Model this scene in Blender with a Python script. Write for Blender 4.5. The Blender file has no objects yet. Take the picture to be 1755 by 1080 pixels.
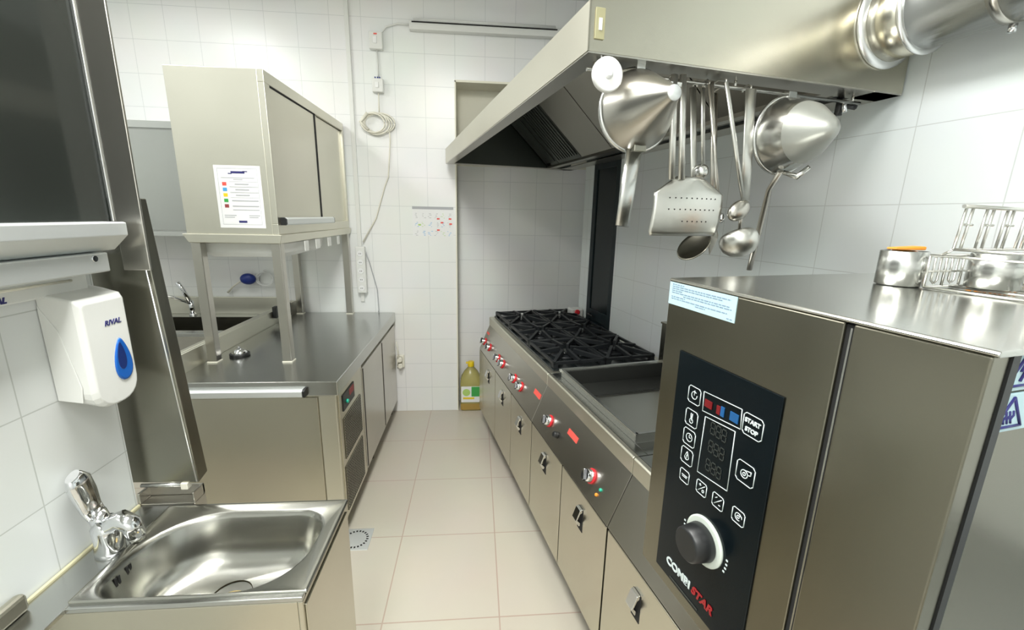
import bpy, bmesh, math, random
from mathutils import Vector, Matrix
random.seed(4)
S = bpy.context.scene
COL = S.collection
PI = math.pi

# ------------------------------------------------------------------ camera
EYE = 1.72
F_PX, PITCH, ROLL, YAW_A, YAW_R = 734.7, .22729, -.020918, -.08552, -.289455
_c, _s = math.cos(ROLL), math.sin(ROLL)
_f = Vector((0, math.cos(PITCH), -math.sin(PITCH)))
_d = Vector((0, -math.sin(PITCH), -math.cos(PITCH)))
_r = Vector((1, 0, 0))
RZ = Matrix.Rotation(YAW_A, 3, 'Z')      # floor grid is the world frame
C_R = RZ @ (_c*_r + _s*_d)
C_D = RZ @ (-_s*_r + _c*_d)
C_F = RZ @ _f
cam_data = bpy.data.cameras.new('camera')
cam = bpy.data.objects.new('camera', cam_data)
COL.objects.link(cam)
cm = Matrix((C_R, -C_D, -C_F)).transposed().to_4x4()
cm.translation = (0, 0, EYE)
cam.matrix_world = cm
cam_data.sensor_width = 36
cam_data.lens = F_PX/1755*36
cam_data.clip_start = .02
S.camera = cam

# ------------------------------------------------------------------ view + world
S.view_settings.view_transform = 'Standard'
S.view_settings.look = 'None'
S.view_settings.gamma = 1
S.view_settings.use_curve_mapping = False
S.view_settings.exposure = 0.08
W = bpy.data.worlds.new('world'); S.world = W
W.use_nodes = True
W.node_tree.nodes['Background'].inputs[0].default_value = (.9, .95, 1, 1)
W.node_tree.nodes['Background'].inputs[1].default_value = .3

CEIL = 3.3
def area(name, loc, sx, sy, power, col=(1, 1, .96), rot=(0, 0, 0)):
    l = bpy.data.lights.new(name, 'AREA'); l.shape = 'RECTANGLE'
    l.size, l.size_y, l.energy, l.color = sx, sy, power, col
    o = bpy.data.objects.new(name, l); COL.objects.link(o)
    o.location = loc; o.rotation_euler = rot
    return o
# tube lights of the ceiling fixtures (the fixtures are built below)
LAMPS = [(-.35, 1.0, 58), (-.35, -.75, 60), (-2.1, 2.2, 26)]
for i, (x, y, e) in enumerate(LAMPS):
    area('ceiling_light_source', (x, y, CEIL-.075), .5, 1.15, e)

# ------------------------------------------------------------------ frames
ANG = YAW_A-YAW_R                      # the cooking line and the right wall are turned by this
TH = YAW_R-YAW_A
RL = Vector((math.cos(TH), -math.sin(TH), 0)); RD = Vector((math.sin(TH), math.cos(TH), 0))
FR = {'A': Matrix.Identity(4), 'R': Matrix.Rotation(ANG, 4, 'Z')}
def ray(x, y): return C_R*(x-877.5)+C_D*(y-540)+C_F*F_PX
def toR(q): return Vector((q.dot(RL), q.dot(RD), q.z))
def at_v(x, y, v):                     # point of the cooking-line frame at distance v
    q = ray(x, y); q = q*(v/q.dot(RD)); r = toR(q); r.z += EYE; return r
def at_u(x, y, u):
    q = ray(x, y); q = q*(u/q.dot(RL)); r = toR(q); r.z += EYE; return r
def at_X(x, y, X):
    q = ray(x, y); q = q*(X/q.x); q.z += EYE; return q
def at_Y(x, y, Y):
    q = ray(x, y); q = q*(Y/q.y); q.z += EYE; return q

# ------------------------------------------------------------------ materials
def mat(name, col, rough=.5, metal=0, **k):
    m = bpy.data.materials.new(name); m.use_nodes = True
    b = m.node_tree.nodes['Principled BSDF']
    b.inputs['Base Color'].default_value = (*col, 1)
    b.inputs['Roughness'].default_value = rough
    b.inputs['Metallic'].default_value = metal
    for a, v in k.items():
        b.inputs[a.replace('_', ' ')].default_value = v
    return m
def N(m, t, **k):
    n = m.node_tree.nodes.new(t)
    for a, v in k.items(): setattr(n, a, v)
    return n
def steel(name, col=(.60, .58, .53), rough=.28, stretch=(1, 1, 40), amt=.03, bump=0, blotch=.03):
    m = mat(name, col, rough, 1)
    L = m.node_tree.links; b = m.node_tree.nodes['Principled BSDF']
    tc = N(m, 'ShaderNodeTexCoord')
    n2 = N(m, 'ShaderNodeTexNoise'); n2.inputs['Scale'].default_value = 1.7; n2.inputs['Detail'].default_value = 2
    L.new(tc.outputs['Object'], n2.inputs['Vector'])
    b.inputs['Roughness'].default_value = rough
    hs = N(m, 'ShaderNodeMixRGB', blend_type='MULTIPLY'); hs.inputs['Fac'].default_value = .22; hs.inputs[1].default_value = (*col, 1)
    L.new(n2.outputs['Fac'], hs.inputs[2]); L.new(hs.outputs[0], b.inputs['Base Color'])
    return m
def tiles(name, ax, w, h, ox, oy, c1, c2, mortar, msize=.002, rough=.3, bump=.15, wob=.0):
    """ax: the two object axes the tiles run along"""
    m = mat(name, c1, rough)
    L = m.node_tree.links; b = m.node_tree.nodes['Principled BSDF']
    tc = N(m, 'ShaderNodeTexCoord'); sp = N(m, 'ShaderNodeSeparateXYZ'); L.new(tc.outputs['Object'], sp.inputs[0])
    cb = N(m, 'ShaderNodeCombineXYZ')
    for i, (a, o) in enumerate(zip(ax, (ox, oy))):
        s = N(m, 'ShaderNodeMath', operation='SUBTRACT'); s.inputs[1].default_value = o-20*(w, h)[i]
        L.new(sp.outputs['XYZ'.index(a)], s.inputs[0]); L.new(s.outputs[0], cb.inputs[i])
    br = N(m, 'ShaderNodeTexBrick'); br.offset = 0; br.squash = 1
    br.inputs['Scale'].default_value = 1; br.inputs['Brick Width'].default_value = w; br.inputs['Row Height'].default_value = h
    br.inputs['Mortar Size'].default_value = msize; br.inputs['Mortar Smooth'].default_value = .3; br.inputs['Bias'].default_value = 0
    br.inputs['Color1'].default_value = (*c1, 1); br.inputs['Color2'].default_value = (*c2, 1); br.inputs['Mortar'].default_value = (*mortar, 1)
    L.new(cb.outputs[0], br.inputs['Vector'])
    ns = N(m, 'ShaderNodeTexNoise'); ns.inputs['Scale'].default_value = 2.2; ns.inputs['Detail'].default_value = 3
    L.new(tc.outputs['Object'], ns.inputs['Vector'])
    mx = N(m, 'ShaderNodeMixRGB', blend_type='MULTIPLY'); mx.inputs['Fac'].default_value = .10
    L.new(br.outputs['Color'], mx.inputs[1]); L.new(ns.outputs['Color'], mx.inputs[2])
    L.new(mx.outputs[0], b.inputs['Base Color'])
    bp = N(m, 'ShaderNodeBump', invert=True); bp.inputs['Strength'].default_value = bump; bp.inputs['Distance'].default_value = .003
    L.new(br.outputs['Fac'], bp.inputs['Height']); L.new(bp.outputs[0], b.inputs['Normal'])
    return m

M = {}
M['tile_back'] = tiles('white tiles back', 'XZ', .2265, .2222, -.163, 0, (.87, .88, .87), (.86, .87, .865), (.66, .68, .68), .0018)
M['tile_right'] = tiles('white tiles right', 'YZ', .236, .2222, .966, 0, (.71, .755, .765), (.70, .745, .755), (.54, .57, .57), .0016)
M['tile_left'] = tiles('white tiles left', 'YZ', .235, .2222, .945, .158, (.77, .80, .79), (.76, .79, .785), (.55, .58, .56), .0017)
M['floor'] = tiles('beige floor tiles', 'XY', .505, .515, -.401, .505, (.57, .53, .45), (.55, .51, .435), (.46, .36, .30), .0035, .28, .2)
M['plaster'] = mat('cream plaster', (.80, .78, .66), .7)
M['ceiling'] = mat('white ceiling paint', (.82, .82, .80), .8)
M['steel'] = steel('brushed steel')
M['steel_h'] = steel('brushed steel lengthwise', (.56, .57, .55), .24, (1, 30, 1))
M['steel_warm'] = steel('warm brushed steel', (.65, .62, .52), .27)
M['steel_soft'] = steel('satin steel', (.80, .78, .68), .38, blotch=.05)
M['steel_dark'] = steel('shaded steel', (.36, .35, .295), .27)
M['steel_shiny'] = steel('polished steel', (.60, .60, .57), .22, (1, 1, 30), .02, 0, .02)
M['steel_mesh'] = mat('fine perforated steel', (.40, .41, .38), .42, .6)
M['steel_bright'] = steel('bright steel', (.70, .71, .69), .27, (1, 1, 20), .02, 0, .02)
M['plate'] = steel('griddle plate steel', (.66, .66, .61), .34)
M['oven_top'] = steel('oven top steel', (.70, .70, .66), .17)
M['dimblue'] = mat('dim blue symbol', (.01, .09, .26), .4)
M['dimred'] = mat('dim red print', (.35, .01, .015), .4)
M['steel_oven'] = steel('oven front steel', (.29, .275, .22), .24)  # dark surroundings mirrored by the oven are put into this base colour
M['brass'] = mat('dull brass plate', (.36, .34, .20), .5)
M['alu'] = mat('matt aluminium', (.78, .81, .81), .48, .75)
M['utensil'] = mat('satin utensil steel', (.70, .70, .66), .33, 1)
M['bowl'] = steel('sink bowl steel', (.50, .50, .46), .24)
M['chrome'] = mat('chrome', (.75, .76, .78), .06, 1)
M['rim'] = mat('bright folded edge', (.85, .86, .86), .3, 1)
M['filter'] = steel('hood steel with dark reflections', (.10, .11, .10), .34)  # dark reflections in the far hood interior are put into this colour
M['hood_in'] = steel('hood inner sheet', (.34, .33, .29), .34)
M['black'] = mat('black plastic', (.012, .013, .014), .4)
M['cast'] = mat('black cast iron', (.012, .014, .016), .42)
M['enamel'] = mat('black enamel', (.010, .013, .014), .18)
M['burnt'] = mat('burnt black steel', (.016, .017, .015), .6)
M['gap'] = mat('dark gap', (.01, .01, .01), .8)
M['glass_black'] = mat('black control glass', (.002, .005, .007), .2, 0, Specular_IOR_Level=.22)
M['dark_glass'] = mat('smoky dark glass', (.022, .025, .022), .11)
M['door'] = mat('dark anthracite door', (.012, .020, .024), .4, 0, Specular_IOR_Level=.2)
M['door_glass'] = mat('dark door pane', (.006, .012, .014), .25, 0, Specular_IOR_Level=.25)
M['white'] = mat('white plastic', (.76, .77, .745), .28)
M['cream'] = mat('cream plastic', (.78, .76, .66), .35)
M['paper'] = mat('white paper', (.83, .84, .84), .6)
M['ink'] = mat('grey print', (.42, .43, .45), .6)
M['ink_dark'] = mat('dark blue print', (.03, .03, .16), .5)
M['ink_soft'] = mat('faint blue print', (.22, .30, .42), .6)
M['red'] = mat('red gloss', (.62, .02, .03), .25)
M['red_label'] = mat('red label', (.80, .10, .08), .4)
M['maroon'] = mat('brown red print', (.30, .06, .06), .6)
M['blue'] = mat('blue plastic', (.01, .12, .50), .15)
M['blue_deep'] = mat('deep blue plastic', (.01, .03, .16), .12)
M['navy'] = mat('navy plastic', (.01, .03, .22), .4)
M['sky'] = mat('sky blue print', (.08, .38, .72), .5)
M['yellow'] = mat('yellow plastic', (.85, .62, .02), .35)
M['green'] = mat('green print', (.05, .38, .08), .5)
M['lime'] = mat('light green print', (.45, .66, .18), .5)
M['orange'] = mat('orange plastic', (.80, .30, .03), .5)
M['teal'] = mat('green lamp', (.02, .45, .30), .3)
M['sticker'] = mat('pale blue sticker', (.46, .64, .70), .45)
M['icon'] = mat('pale icon print', (.62, .70, .70), .5)
M['knobring'] = mat('pale grey dial ring', (.62, .68, .62), .4)
M['digit'] = mat('unlit display', (.03, .035, .032), .35)
M['oil'] = mat('pale yellow oil bottle', (.72, .66, .26), .12, 0, Transmission_Weight=.55, IOR=1.3)
M['amber'] = mat('amber oil', (.55, .36, .08), .15, 0, Transmission_Weight=.3, IOR=1.4)
M['strainer_brass'] = mat('brassy drain strainer', (.65, .50, .22), .4, .6)
M['silicone'] = mat('yellowed sealant', (.55, .52, .34), .6)
M['glow'] = mat('lamp diffuser', (.9, .9, .88), .5, 0, Emission_Color=(1, .98, .94, 1), Emission_Strength=2.2)

# ------------------------------------------------------------------ mesh builder
class MB:
    def __init__(s): s.v = []; s.f = []; s.mi = []; s.sm = []; s.m = 0
    def add(s, vs, fs, smooth=False):
        b = len(s.v); s.v += [Vector(p) for p in vs]
        for f in fs: s.f.append([b+i for i in f]); s.mi.append(s.m); s.sm.append(smooth)
        return s
    def box(s, x0, x1, y0, y1, z0, z1):
        x0, x1 = sorted((x0, x1)); y0, y1 = sorted((y0, y1)); z0, z1 = sorted((z0, z1))
        return s.add([(x0,y0,z0),(x1,y0,z0),(x1,y1,z0),(x0,y1,z0),(x0,y0,z1),(x1,y0,z1),(x1,y1,z1),(x0,y1,z1)],
                     [(0,3,2,1),(4,5,6,7),(0,1,5,4),(1,2,6,5),(2,3,7,6),(3,0,4,7)])
    def hexa(s, p):      # 4 bottom + 4 top points
        return s.add(p, [(0,3,2,1),(4,5,6,7),(0,1,5,4),(1,2,6,5),(2,3,7,6),(3,0,4,7)])
    def prism(s, prof, a0, a1, axis='y', smooth=False):
        """prof points in the two other axes, in order (x,z) for y, (y,z) for x, (x,y) for z"""
        def P(p, a):
            return {'y': (p[0], a, p[1]), 'x': (a, p[0], p[1]), 'z': (p[0], p[1], a)}[axis]
        n = len(prof)
        vs = [P(p, a0) for p in prof]+[P(p, a1) for p in prof]
        area2 = sum(prof[i][0]*prof[(i+1) % n][1]-prof[(i+1) % n][0]*prof[i][1] for i in range(n))
        fl = (area2 > 0) == (axis == 'y')
        if a1 < a0: fl = not fl
        fs = [tuple(range(n)) if fl else tuple(reversed(range(n))),
              tuple(reversed(range(n, 2*n))) if fl else tuple(range(n, 2*n))]
        b = len(s.v)
        s.add(vs, fs, False)
        for i in range(n):
            j = (i+1) % n; q = (i, i+n, j+n, j) if fl else (i, j, j+n, i+n)
            s.f.append([b+k for k in q]); s.mi.append(s.m); s.sm.append(smooth)
        return s
    def rings(s, rs, cap=True, smooth=True, closed=True):
        n = len(rs[0]); vs = [p for r in rs for p in r]; fs = []
        for i in range(len(rs)-1):
            for j in range(n if closed else n-1):
                k = (j+1) % n; fs.append((i*n+j, i*n+k, (i+1)*n+k, (i+1)*n+j))
        b = len(s.v); s.add(vs, fs, smooth)
        if cap:
            s.f.append([b+j for j in reversed(range(n))]); s.mi.append(s.m); s.sm.append(False)
            s.f.append([b+(len(rs)-1)*n+j for j in range(n)]); s.mi.append(s.m); s.sm.append(False)
        return s
    def lathe(s, prof, o, axis=(0, 0, 1), seg=28, cap=True, sx=1):
        a = Vector(axis).normalized(); o = Vector(o)
        e = Vector((0, 0, 1)) if abs(a.z) < .9 else Vector((1, 0, 0))
        p = a.cross(e).normalized(); q = a.cross(p)
        if a.dot(p.cross(q)) < 0: q = -q
        rs = [[o+a*t+(p*math.cos(2*PI*j/seg)*sx+q*math.sin(2*PI*j/seg))*max(r, 1e-4) for j in range(seg)] for t, r in prof]
        return s.rings(rs, cap)
    def cyl(s, p0, p1, r0, r1=None, seg=20):
        p0 = Vector(p0); p1 = Vector(p1); L = (p1-p0).length
        return s.lathe([(0, r0), (L, r0 if r1 is None else r1)], p0, p1-p0, seg)
    def tube(s, pts, r, seg=8, flat=1.0, side=None):
        pts = [Vector(p) for p in pts]; n = len(pts); rs = []
        rad = r if isinstance(r, (list, tuple)) else [r]*n
        t0 = (pts[1]-pts[0]).normalized()
        up = Vector(side) if side else (Vector((0, 0, 1)) if abs(t0.z) < .9 else Vector((1, 0, 0)))
        for i in range(n):
            t = (pts[min(i+1, n-1)]-pts[max(i-1, 0)]).normalized()
            up = (up-t*up.dot(t)).normalized(); w = t.cross(up)
            rs.append([pts[i]+(up*math.cos(2*PI*j/seg)+w*math.sin(2*PI*j/seg)*flat)*rad[i] for j in range(seg)])
        return s.rings(rs)
    def ellipsoid(s, c, rx, ry, rz, seg=20, n=10, t0=0, t1=PI):
        rs = [[(c[0]+rx*math.sin(t)*math.cos(2*PI*j/seg), c[1]+ry*math.sin(t)*math.sin(2*PI*j/seg), c[2]-rz*math.cos(t)) for j in range(seg)]
              for t in [max(1e-3, t0+(t1-t0)*i/n) for i in range(n+1)]]
        return s.rings(rs)
    def xf(s, m):
        s.v = [m @ p for p in s.v]; return s
    def build(s, name, mats, parent=None, bevel=0, bseg=2, frame='A', base=None, kind=None, solid=0):
        if not isinstance(mats, (list, tuple)): mats = [mats]
        if parent is not None: frame = parent['_fr']; base = Vector(parent['_bs'])
        elif base is None: base = Vector((0, 0, 0))
        base = Vector(base)
        me = bpy.data.meshes.new(name)
        me.from_pydata([tuple(p-base) for p in s.v], [], s.f)
        for q in mats: me.materials.append(M[q] if isinstance(q, str) else q)
        for i, p in enumerate(me.polygons): p.material_index = s.mi[i]; p.use_smooth = s.sm[i]
        me.update()
        o = bpy.data.objects.new(name, me); COL.objects.link(o)
        if parent is not None: o.parent = parent
        else: o.matrix_world = FR[frame] @ Matrix.Translation(base)
        o['_fr'] = frame; o['_bs'] = list(base)
        if kind: o['kind'] = kind
        if solid:
            q = o.modifiers.new('thickness', 'SOLIDIFY'); q.thickness = solid; q.offset = 0
        if bevel:
            q = o.modifiers.new('bevel', 'BEVEL'); q.width = bevel; q.segments = bseg; q.limit_method = 'ANGLE'; q.angle_limit = math.radians(40)
            q.harden_normals = False
        return o
def mb(): return MB()
def box(*a): return MB().box(*a)
def thing(name, label, cat, base=(0, 0, 0), frame='A', group=None):
    o = bpy.data.objects.new(name, None); COL.objects.link(o)
    o.empty_display_size = .05
    o.matrix_world = FR[frame] @ Matrix.Translation(Vector(base))
    o['_fr'] = frame; o['_bs'] = list(base)
    return tag(o, label, cat, group)
def tag(o, label, cat, group=None):
    o['label'] = label; o['category'] = cat
    if group: o['group'] = group
    return o
def text(name, body, size, material, parent, pos, xdir, ydir, depth=.0006, italic=0, align='LEFT', bold=0, sx=1):
    cu = bpy.data.curves.new(name, 'FONT'); cu.body = body; cu.size = size; cu.extrude = depth; cu.shear = italic; cu.align_x = align
    cu.offset = bold
    t = bpy.data.objects.new(name, cu); COL.objects.link(t)
    bpy.context.view_layer.update()
    me = bpy.data.meshes.new_from_object(t.evaluated_get(bpy.context.evaluated_depsgraph_get()))
    bpy.data.objects.remove(t)
    xd = Vector(xdir).normalized(); yd = Vector(ydir).normalized(); zd = xd.cross(yd)
    b = Vector(parent['_bs'])
    for v in me.vertices:
        v.co = Vector(pos)-b+xd*v.co.x*sx+yd*v.co.y+zd*v.co.z
    me.materials.clear(); me.materials.append(M[material])
    o = bpy.data.objects.new(name, me); COL.objects.link(o); o.parent = parent
    o['_fr'] = parent['_fr']; o['_bs'] = parent['_bs']
    return o
def struct(name, m, mats, frame='A', bevel=0):
    return m.build(name, mats, frame=frame, kind='structure', bevel=bevel)
def kids(o): return [c for c in bpy.data.objects if c.parent == o]
def dup(root, d, label=None, group=None):
    """copy a thing with its parts, moved by d (in its own frame)"""
    def cp(o, parent):
        c = o.copy(); COL.objects.link(c)
        if parent: c.parent = parent
        for k in kids(o): cp(k, c)
        return c
    r = cp(root, None)
    r.matrix_world = FR[root['_fr']] @ Matrix.Translation(Vector(root['_bs'])+Vector(d))
    if label: r['label'] = label
    if group: r['group'] = group
    return r

# ================================================================== SETTING
struct('floor', box(-3.2, 2.6, -2.0, 4.1, -.05, 0), 'floor')
struct('ceiling', box(-3.2, 2.6, -2.0, 4.1, CEIL, CEIL+.05), 'ceiling')
struct('wall_back', mb().box(-3.2, -.163, 3.61, 3.70, 0, CEIL).box(-.163, 1.6, 3.61, 3.70, 2.71, CEIL), 'tile_back')
struct('wall_recess', box(-.25, 1.3, 3.82, 3.9, 0, 2.12), 'tile_back')
struct('wall_recess_top', box(-.25, 1.3, 3.82, 3.9, 2.12, 2.8), 'plaster')
struct('trim_1', mb().box(-.168, -.158, 3.604, 3.82, 0, 2.715).box(-.168, 1.15, 3.604, 3.82, 2.705, 2.72), 'plaster')
struct('wall_recess_side', box(1.15, 1.25, 3.3, 3.9, 0, 2.8), 'tile_back')  # unseen wall, added to close the recess so no light leaks in
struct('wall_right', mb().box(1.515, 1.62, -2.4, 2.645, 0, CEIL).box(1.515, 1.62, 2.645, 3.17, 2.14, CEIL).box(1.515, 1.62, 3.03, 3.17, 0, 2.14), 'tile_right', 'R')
# dark door in the right wall
dr = struct('door_1', mb().box(1.53, 1.57, 2.645, 3.03, 0, 2.14), 'door', 'R')
mb().box(1.516, 1.53, 2.648, 2.70, 0, 2.13).box(1.516, 1.53, 2.975, 3.028, 0, 2.13).box(1.516, 1.53, 2.70, 2.975, 2.06, 2.13)\
    .box(1.516, 1.53, 2.70, 2.975, .95, 1.03).box(1.516, 1.53, 2.70, 2.975, 0, .12).build('door_frame', 'door', dr, bevel=.002)
box(1.524, 1.531, 2.70, 2.975, 1.03, 2.06).build('door_pane', 'door_glass', dr)
mb().cyl((1.516, 2.955, .99), (1.49, 2.955, .99), .008).cyl((1.494, 2.955, .99), (1.494, 2.87, .99), .007).build('door_handle', 'black', dr)
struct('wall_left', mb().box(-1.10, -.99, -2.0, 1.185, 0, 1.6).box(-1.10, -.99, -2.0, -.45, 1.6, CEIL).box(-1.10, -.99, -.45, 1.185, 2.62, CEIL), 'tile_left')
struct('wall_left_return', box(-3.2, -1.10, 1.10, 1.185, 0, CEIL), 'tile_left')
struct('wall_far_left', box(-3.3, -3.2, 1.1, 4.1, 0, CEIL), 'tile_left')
struct('wall_near', box(-1.1, 2.6, -2.1, -2.0, 0, CEIL), 'tile_back')

# ================================================================== LAMPS
for i, (x, y, e) in enumerate(LAMPS):
    t = thing('ceiling_light', ['white ceiling light fixture above the near aisle', 'white ceiling light fixture behind the viewer', 'white ceiling light fixture over the far sink'][i], 'ceiling light', (x, y, CEIL))
    mb().box(x-.27, x+.27, y-.6, y+.6, CEIL-.03, CEIL).build('housing', 'white', t)
    box(x-.25, x+.25, y-.575, y+.575, CEIL-.07, CEIL-.03).build('diffuser', 'glow', t)
t = thing('wall_lamp', 'long white tube light batten high on the back wall', 'lamp', (.05, 3.61, 3.06))
box(-.49, .62, 3.555, 3.61, 3.03, 3.085).build('housing', 'white', t, .004)
box(-.47, .60, 3.548, 3.556, 3.073, 3.08).build('slot', 'gap', t)
mb().tube([(-.46, 3.58, 3.10), (.59, 3.58, 3.10)], .013).build('tube', 'white', t)

# ================================================================== EXTRACTION HOOD
h = thing('extraction_hood', 'large stainless steel extraction hood over the cooking range', 'extractor hood', (1.0, 2.2, 2.10), 'R')
U0, V0, V1, ZH = .475, 1.02, 3.455, 2.10
mb().box(U0, U0+.004, V0, V1, ZH, 2.205).build('front_fascia', 'steel_soft', h)
mb().prism([(U0, 2.205), (1.0, 2.60), (1.51, 2.60), (1.51, 2.595), (1.0, 2.595), (U0+.004, 2.20)], V0, V1, 'y').build('top_panel', 'steel', h)
PR = [(U0, ZH), (U0, 2.205), (1.0, 2.6), (1.51, 2.6), (1.51, ZH)]
mb().prism(PR, V0, V0+.004, 'y').build('end_panel', 'steel_warm', h)
mb().prism(PR, V1-.004, V1, 'y').build('end_panel', 'filter', h)  # far end is plain sheet, dark colour stands in for dark reflections
mb().box(U0+.002, U0+.055, V0+.002, V1, ZH-.004, ZH).box(U0+.055, 1.51, V0+.002, V0+.075, ZH-.004, ZH).box(U0+.055, 1.51, V1-.065, V1, ZH-.004, ZH)\
    .box(1.40, 1.51, V0, V1, ZH-.004, ZH).build('inner_lip', 'steel', h)
mb().box(U0+.052, U0+.056, V0+.07, V1-.06, ZH-.02+.02, ZH+.03).box(U0+.056, 1.4, V0+.071, V0+.075, ZH, ZH+.03).build('lip_upstand', 'steel', h)
# inclined filter bank at the back, lower edge towards the wall
def fpt(k, v, off=0): return (1.32-.47*k-off*.65, v, 2.125+.44*k-off*.76)
vs = [1.06, 1.55, 1.98, 2.39, 2.80, 3.20, 3.44]
for i in range(6):
    a, b = vs[i]+.004, vs[i+1]-.004
    blank = i < 4  # the far panels take the colour with the dark reflections painted in
    m = mb().hexa([fpt(0, a), fpt(0, b), fpt(1, b), fpt(1, a), fpt(0, a, .02), fpt(0, b, .02), fpt(1, b, .02), fpt(1, a, .02)])
    if not blank:
        for k in range(9):
            s0 = a+.02+(b-a-.04)*k/9; s1 = s0+(b-a-.04)/9*.55
            m.hexa([fpt(.06, s0, .02), fpt(.06, s1, .02), fpt(.94, s1, .02), fpt(.94, s0, .02), fpt(.06, s0, .028), fpt(.06, s1, .028), fpt(.94, s1, .028), fpt(.94, s0, .028)])
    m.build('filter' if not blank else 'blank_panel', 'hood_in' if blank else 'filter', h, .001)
mb().box(1.30, 1.345, V0+.08, V1-.01, 2.10, 2.118).box(1.30, 1.304, V0+.08, V1-.01, 2.118, 2.14).box(1.352, 1.358, V0+.08, V1-.01, 2.10, 2.13).build('grease_gutter', 'steel', h)
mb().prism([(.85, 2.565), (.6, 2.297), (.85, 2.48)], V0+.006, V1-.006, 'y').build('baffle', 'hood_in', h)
a = at_v(1026, 62, V0)
pl = mb().box(.489, .513, V0-.004, V0, 2.125, 2.19).build('switch_plate', 'brass', h, .001)
box(.497, .505, V0-.006, V0-.004, 2.143, 2.168).build('switch', 'white', pl)
# utensil rail
mb().tube([(.50, 1.075, 2.078), (1.42, 1.075, 2.078)], .005).cyl((.52, 1.075, 2.078), (.52, 1.075, 2.10), .004).cyl((.95, 1.075, 2.078), (.95, 1.075, 2.10), .004)\
    .cyl((1.39, 1.075, 2.078), (1.39, 1.075, 2.10), .004).build('utensil_rail', 'steel_shiny', h)
tp = mb().tube([(1.372, 1.10, 2.10), (1.372, 1.10, 2.045)], [.009, .011], 12).build('drain_tap', 'black', h)
mb().tube([(1.372, 1.088, 2.088), (1.372, 1.08, 2.05)], .007).build('tap_nozzle', 'chrome', tp)
mb().tube([(1.38, 1.10, 2.075), (1.425, 1.09, 2.073)], [.007, .010]).build('tap_lever', 'black', tp)

# exhaust duct running from the hood towards the camera
d = thing('exhaust_duct', 'round stainless steel exhaust duct leaving the hood along the wall', 'duct', (1.40, 0, 2.26), 'R')
uc, zc, r = 1.40, 2.275, .098
mb().lathe([(0, r), (1.9, r)], (uc, .925, zc), (0, -1, 0), 40).build('pipe', 'steel_bright', d)
mb().lathe([(0, r+.006), (.095, r+.003)], (uc, 1.018, zc), (0, -1, 0), 40).build('collar', 'steel_warm', d)
mb().lathe([(0, r+.022), (.006, r+.022), (.01, r+.012), (.014, r+.006)], (uc, 1.0195, zc), (0, -1, 0), 40).build('flange', 'rim', d)
mb().lathe([(0, r+.004), (.003, r+.013), (.009, r+.013), (.012, r+.002)], (uc, .93, zc), (0, -1, 0), 40).build('flange', 'rim', d)
c = mb().lathe([(0, r+.002), (.02, r+.002)], (uc, .76, zc), (0, -1, 0), 40).build('clamp', 'steel', d)
mb().cyl((uc+.02, .75, zc-r-.002), (uc+.02, .75, zc-r-.018), .008).build('screw', 'chrome', c)

# ================================================================== COOKING RANGE (frame R)
ZT = .93
def range_unit(t, a, b, doors, top=ZT-.012):
    """a..b along v ; body, sloping control panel, doors"""
    mb().prism([(.72, .15), (1.50, .15), (1.50, top), (.785, top), (.785, min(.868, top-.002)), (.72, .69)], a, b, 'y').build('body', 'gap', t)
    mb().prism([(.783, .868), (.700, .672), (.704, .668), (.725, .668), (.80, .86)], a+.001, b-.001, 'y').build('control_panel', 'steel', t, .0015)
    mb().prism([(.779, .866), (.779, ZT-.006), (.785, ZT), (.80, ZT), (.80, .866)], a+.001, b-.001, 'y').build('front_rim', 'steel_soft', t, .002)
    n = len(doors)-1
    for i in range(n):
        d0, d1 = doors[i]+.005, doors[i+1]-.005
        dd = mb().box(.700, .72, d0, d1, .158, .664).build('door', 'steel_warm', t, .002)
        c = (d0+d1)/2+(.0 if d1-d0 > .3 else 0)
        mb().box(.6985, .701, c-.022, c+.022, .50, .60).build('handle_recess', 'gap', dd, .002)
        hd = mb().prism([(.699, .602), (.688, .600), (.672, .556), (.676, .55), (.690, .585), (.699, .588)], c-.018, c+.018, 'y')
        hd.prism([(.6985, .53), (.690, .525), (.676, .548), (.672, .556), (.678, .556), (.6985, .536)], c-.012, c+.012, 'y')
        hd.build('handle', 'chrome', dd, .001)
    for vv in (a+.08, b-.08):
        for uu in (.80, 1.42):
            mb().cyl((uu, vv, 0), (uu, vv, .15), .022, .02, 14).build('leg', 'steel_shiny', t)
pn = Vector((-.193, 0, .085)).normalized()   # outward from the sloping panel
pd = Vector((.085, 0, .193)).normalized()
def on_panel(k, v, off=0): return Vector((.702+.081*k, v, .674+.193*k))+pn*off
def knob(t, v, k=.38):
    o = on_panel(k, v)
    kb = mb().lathe([(0, .030), (.006, .030), (.010, .027)], o, pn, 28).build('knob_base', 'red', t)
    mb().lathe([(.008, .024), (.012, .026), (.030, .022), (.034, .018)], o, pn, 28).build('knob', 'chrome', kb)
    g = mb(); p = o+pn*.036
    e1 = (pd*.8+Vector((0, .6, 0))).normalized(); e2 = pn.cross(e1)
    q = [p+e1*i*.020+e2*j*.0045+pn*k2 for k2 in (-.006, .006) for i, j in ((-1, -1), (1, -1), (1, 1), (-1, 1))]
    g.hexa(q).build('pointer', 'chrome', kb, .001)
    mb().lathe([(.033, .0235), (.0345, .0235)], o, pn, 24).build('bezel', 'black', kb)
    return kb

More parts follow.
